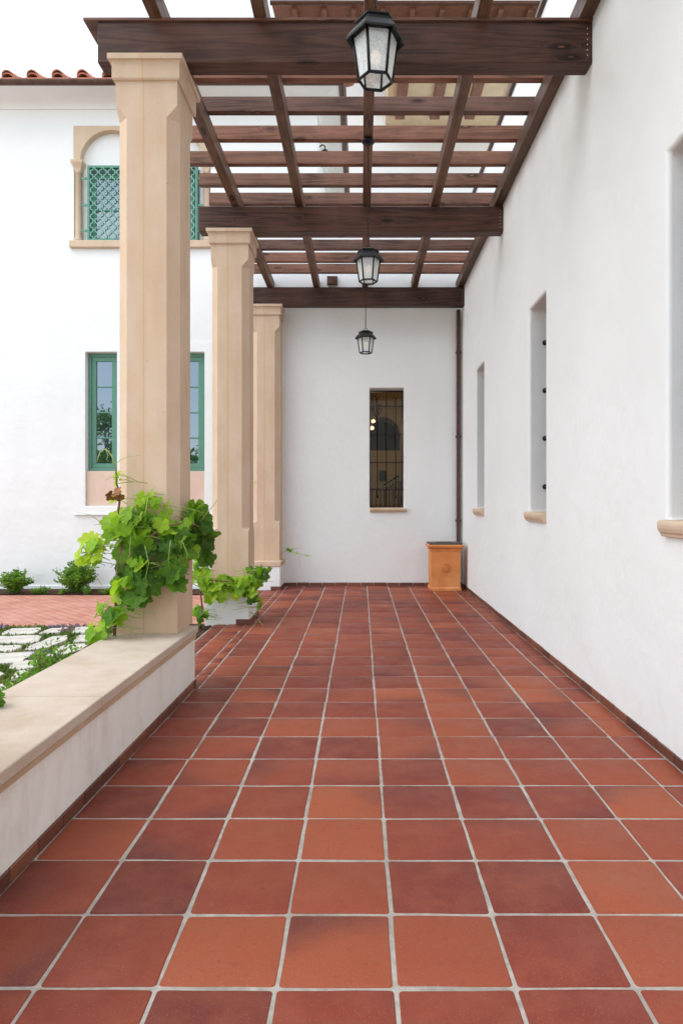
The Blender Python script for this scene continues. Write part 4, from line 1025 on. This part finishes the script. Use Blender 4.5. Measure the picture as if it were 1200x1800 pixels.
def vine(name, label, base, clusters, stems, tendrils, seed, group='grape vines climbing the columns', dry=None):
    rng = random.Random(seed); t = thing(name, label, 'vine', tuple(base), group=group); b = Vector(base)
    lf, sh, stm = MB(), MB(), MB()
    for pts, r0, r1, green in stems:
        (sh if green else stm).tube([Vector(q)-b for q in pts], r0, 6, None, r1)
    for pts in tendrils: sh.tube([Vector(q)-b for q in pts], .0026, 5, None, .0012)
    for (cx, cy, Y), (sx, sy, sY), n, size, (c0, c1), face in clusters:  # cluster tone ranges put sunlit and shaded sides into the leaf colour
        for k in range(n):
            while True:
                u = Vector((rng.uniform(-1,1), rng.uniform(-1,1), rng.uniform(-1,1)))
                if u.length < 1: break
            Yk = Y + u.z*sY; q = P(cx + u.x*sx, cy + u.y*sy, Yk)
            nr = Vector(face) + Vector((rng.gauss(0,.45), rng.gauss(0,.3), rng.gauss(0,.45)))
            tip = Vector((rng.gauss(0,.6), rng.gauss(0,.3), -1+rng.gauss(0,.5)))
            sz = size*rng.uniform(.5, 1.22); cc = min(1, max(0, rng.uniform(c0, c1)))
            grape_leaf(lf, q-b, nr, tip, sz, (cc, rng.random(), rng.random()), rng)
            # stalk running back into the plant
            e = q - b + Vector((-nr.x*.3, .06, -.04+rng.uniform(-.04,.06)))*.6 
            sh.tube([q-b, (q-b).lerp(e, .5)+Vector((0,0,.012)), e], .0022, 4)
    stm.build('stem', M['stem'], t) if stm.f else None
    sh.build('shoots', M['shoot'], t); lf.build('foliage', M['leaf'], t, recalc=False)
    if dry is not None:
        for q, s in dry:
            d = MB(); grape_leaf(d, Vector(q)-b, Vector((rng.gauss(0,1),-1,rng.gauss(0,1))), Vector((rng.gauss(0,1),0,-1)), s, None, rng)
            d.build('dry_leaf', M['dryleaf'], t, recalc=False)
    return t
fr_ = (-.15, -1, .35); lt_ = (-.55, -.8, .4); rt_ = (.85, -.55, .25)
S = lambda lst, Y: [P(x, y, Y if not isinstance(Y, (list, tuple)) else Y[i]) for i, (x, y) in enumerate(lst)]
v1 = vine('grape_vine', 'large leafy grape vine wrapped round the nearest column', (-1.70, 4.42, GZ), [
    ((255, 930, 4.40), (55, 28, .08), 24, .155, (.25, .75), fr_),
    ((268, 985, 4.38), (60, 42, .09), 30, .165, (.02, .5), fr_),
    ((222, 925, 4.36), (36, 32, .1), 22, .14, (.45, .95), lt_),
    ((180, 962, 4.40), (42, 30, .1), 22, .12, (.5, 1.0), lt_),
    ((230, 1000, 4.36), (28, 40, .08), 12, .13, (.3, .85), lt_),
    ((352, 930, 4.72), (26, 42, .15), 34, .15, (.0, .45), rt_),
    ((350, 905, 4.6), (22, 22, .12), 14, .13, (.3, .8), rt_),
    ((318, 948, 4.43), (26, 30, .06), 22, .15, (.1, .6), (.3, -1, .3)),
    ((360, 975, 4.72), (15, 24, .1), 12, .14, (.0, .3), rt_),
    ((300, 1010, 4.36), (26, 20, .05), 14, .165, (.0, .35), fr_),
    ((270, 895, 4.42), (40, 22, .05), 16, .12, (.5, .95), fr_),
    ((262, 868, 4.44), (7, 8, .02), 3, .10, (.8, 1.0), fr_),
    ((247, 882, 4.42), (12, 14, .03), 4, .13, (.45, .8), fr_),
    ((205, 880, 4.40), (10, 36, .04), 6, .085, (.75, 1.0), lt_),
    ((208, 840, 4.40), (5, 16, .02), 4, .075, (.8, 1.0), lt_),
    ((150, 985, 4.42), (22, 18, .06), 9, .085, (.8, 1.0), lt_),
    ((220, 1035, 4.36), (18, 16, .05), 9, .13, (.4, .9), lt_),
    ((252, 1020, 4.34), (18, 14, .04), 6, .19, (.0, .35), fr_),
    ((243, 1052, 4.34), (12, 8, .04), 3, .19, (.0, .3), fr_),
    ((190, 1085, 4.36), (24, 24, .10), 12, .13, (.3, .8), lt_),
    ((203, 1078, 4.30), (10, 10, .03), 4, .20, (.3, .6), lt_),
    ((168, 1112, 4.34), (16, 14, .08), 10, .12, (.4, .9), lt_),
    ], [
    (S([(200,1140),(204,1080),(204,1020),(214,960),(208,900),(212,870),(205,850),(204,820)], [4.45,4.42,4.38,4.38,4.38,4.38,4.38,4.38]), .012, .005, False),
    (S([(206,1010),(240,960),(290,925),(330,918),(360,930),(375,960)], [4.38,4.36,4.38,4.44,4.66,4.8]), .009, .004, False),
    (S([(214,950),(190,950),(165,965),(135,985)], 4.38), .006, .003, True),
    (S([(204,820),(196,800),(186,789),(176,795),(171,812)], 4.38), .005, .003, True),
    (S([(240,950),(255,905),(262,868),(272,856)], 4.38), .005, .002, True),
    (S([(204,1050),(225,1062),(250,1065)], 4.34), .005, .003, True),
    (S([(204,1085),(220,1100),(236,1112),(240,1118)], 4.34), .004, .002, True),
    (S([(350,920),(365,900),(378,885),(382,878)], 4.6), .004, .0015, True),
    ], [
    S([(204,815),(215,806),(232,802),(246,800)], 4.36), S([(186,789),(190,800),(188,808),(192,812)], 4.36), S([(200,830),(206,838),(214,842)], 4.36),
    S([(255,960),(262,990),(256,1015),(265,1030)], 4.30), S([(300,950),(296,985),(300,1010)], 4.30), S([(230,940),(228,975),(222,990)], 4.30), S([(320,950),(330,975),(322,1000)], 4.34),
    S([(180,920),(160,905),(135,900)], 4.38), S([(170,980),(168,1010),(180,1030)], 4.38)], 11,
    dry=[(P(203, 866, 4.34), .11), (P(196, 870, 4.34), .09), (P(211, 874, 4.33), .08)])
vine('grape_vine', 'shorter grape vine spilling round the white plinth of the middle column', (-1.72, 7.0, GZ), [
    ((350, 1015, 7.0), (26, 30, .15), 30, .135, (.55, 1.0), lt_),
    ((375, 1040, 6.98), (22, 18, .08), 26, .145, (.5, 1.0), fr_),
    ((405, 1030, 7.02), (24, 18, .05), 26, .14, (.45, .9), fr_),
    ((435, 1030, 7.02), (22, 16, .06), 22, .14, (.3, .8), fr_),
    ((448, 1012, 7.1), (18, 22, .1), 18, .13, (.1, .7), rt_),
    ((462, 1008, 7.15), (12, 16, .1), 10, .12, (.0, .4), rt_),
    ((440, 1052, 7.05), (14, 14, .06), 10, .12, (.0, .4), fr_),
    ((452, 1070, 7.1), (9, 24, .05), 9, .085, (.4, 1.0), rt_),
    ((395, 1020, 7.04), (16, 8, .05), 10, .12, (.1, .4), fr_),
    ((352, 1078, 6.95), (12, 14, .15), 16, .13, (.1, .6), lt_),
    ((348, 990, 7.0), (9, 14, .1), 12, .10, (.2, .7), lt_),
    ], [
    (S([(352,1105),(356,1070),(352,1040),(362,1020),(400,1022),(440,1020),(462,1005),(474,1012)], [7.05,7.0,6.98,6.98,6.99,7.02,7.1,7.2]), .010, .003, False),
    (S([(452,1030),(454,1060),(448,1090),(456,1098)], 7.08), .004, .002, True),
    ], [S([(455,1090),(462,1100),(466,1112)], 7.05), S([(395,1050),(400,1062),(392,1070)], 6.98)], 23)
vine('grape_vine', 'thin vine sprig reaching out from the farthest column', (PX(499, 10.2), 10.2, .85), [
    ((508, 966, 10.16), (7, 2, .03), 3, .085, (.1, .4), (0,-1,.6)), ((522, 973, 10.16), (4, 1.5, .02), 2, .07, (.5, .8), (0,-1,.6)), ((537, 976, 10.16), (6, 2, .02), 3, .035, (.7, 1.0), (0,-1,.6)),
    ((450, 845, 9.96), (2, 4, .02), 2, .04, (.9, 1.0), (0,-1,.3))], [(S([(500,962),(515,971),(530,974),(548,976)], 10.18), .004, .0015, True), (S([(446,856),(450,846),(462,840)], 9.98), .003, .001, True)], [S([(526,974),(526,985),(528,998)], 10.18)], 5)
vine('grape_vine', 'dark leaf of another vine entering at the left edge over the coping', (-1.72, 2.75, .3), [((-12, 1222, 2.9), (12, 16, .05), 6, .105, (.1, .5), (.3,-1,.5))], [(S([(-60,1260),(-30,1235),(-10,1210)], 2.92), .006, .003, True)], [], 9)

# ------------------------------------------------------------------ trees behind the viewer, mirrored in the left building's panes
def tree(loc, h, w, label, n=1500, seed=1):
    rng = random.Random(seed); t = thing('garden_tree', label, 'tree', loc, group='garden trees behind the viewer')
    tr = MB(); tr.tube([(0,0,-.05),(.05,.02,h*.3),(0,.05,h*.62)], .14, 8, None, .05)
    lv = MB(); cl = []
    for k in range(26):
        a = rng.uniform(0, 6.28); rr = w*.5*rng.random()**.5; z = h*rng.uniform(.32, .97); rr *= (1-abs(z/h-.55)*1.1)
        c = Vector((rr*math.cos(a), rr*math.sin(a), z)); cl.append(c); tr.tube([(0,.02,z*.5), c*.6+Vector((0,0,z*.25)), c], .04, 5, None, .01)
    tr.build('trunk', M['bark'], t)
    for k in range(n):
        c = rng.choice(cl); p = c + Vector((rng.gauss(0,.3), rng.gauss(0,.3), rng.gauss(0,.26)))
        leaflet(lv, p, Vector((rng.gauss(0,1), rng.gauss(0,1), rng.gauss(0,1))), rv(), .24, .13, (rng.random()*.6,)*3)
    lv.build('crown', M['shrub'], t, recalc=False)
tree((PX(187, 36), -15, GZ), 6.3, 3.2, 'broad dark garden tree mirrored in the left green window', 3200, 4)
tree((PX(338, 36), -15, GZ), 4.0, 1.7, 'slim dark garden tree mirrored in the right green window', 1400, 8)
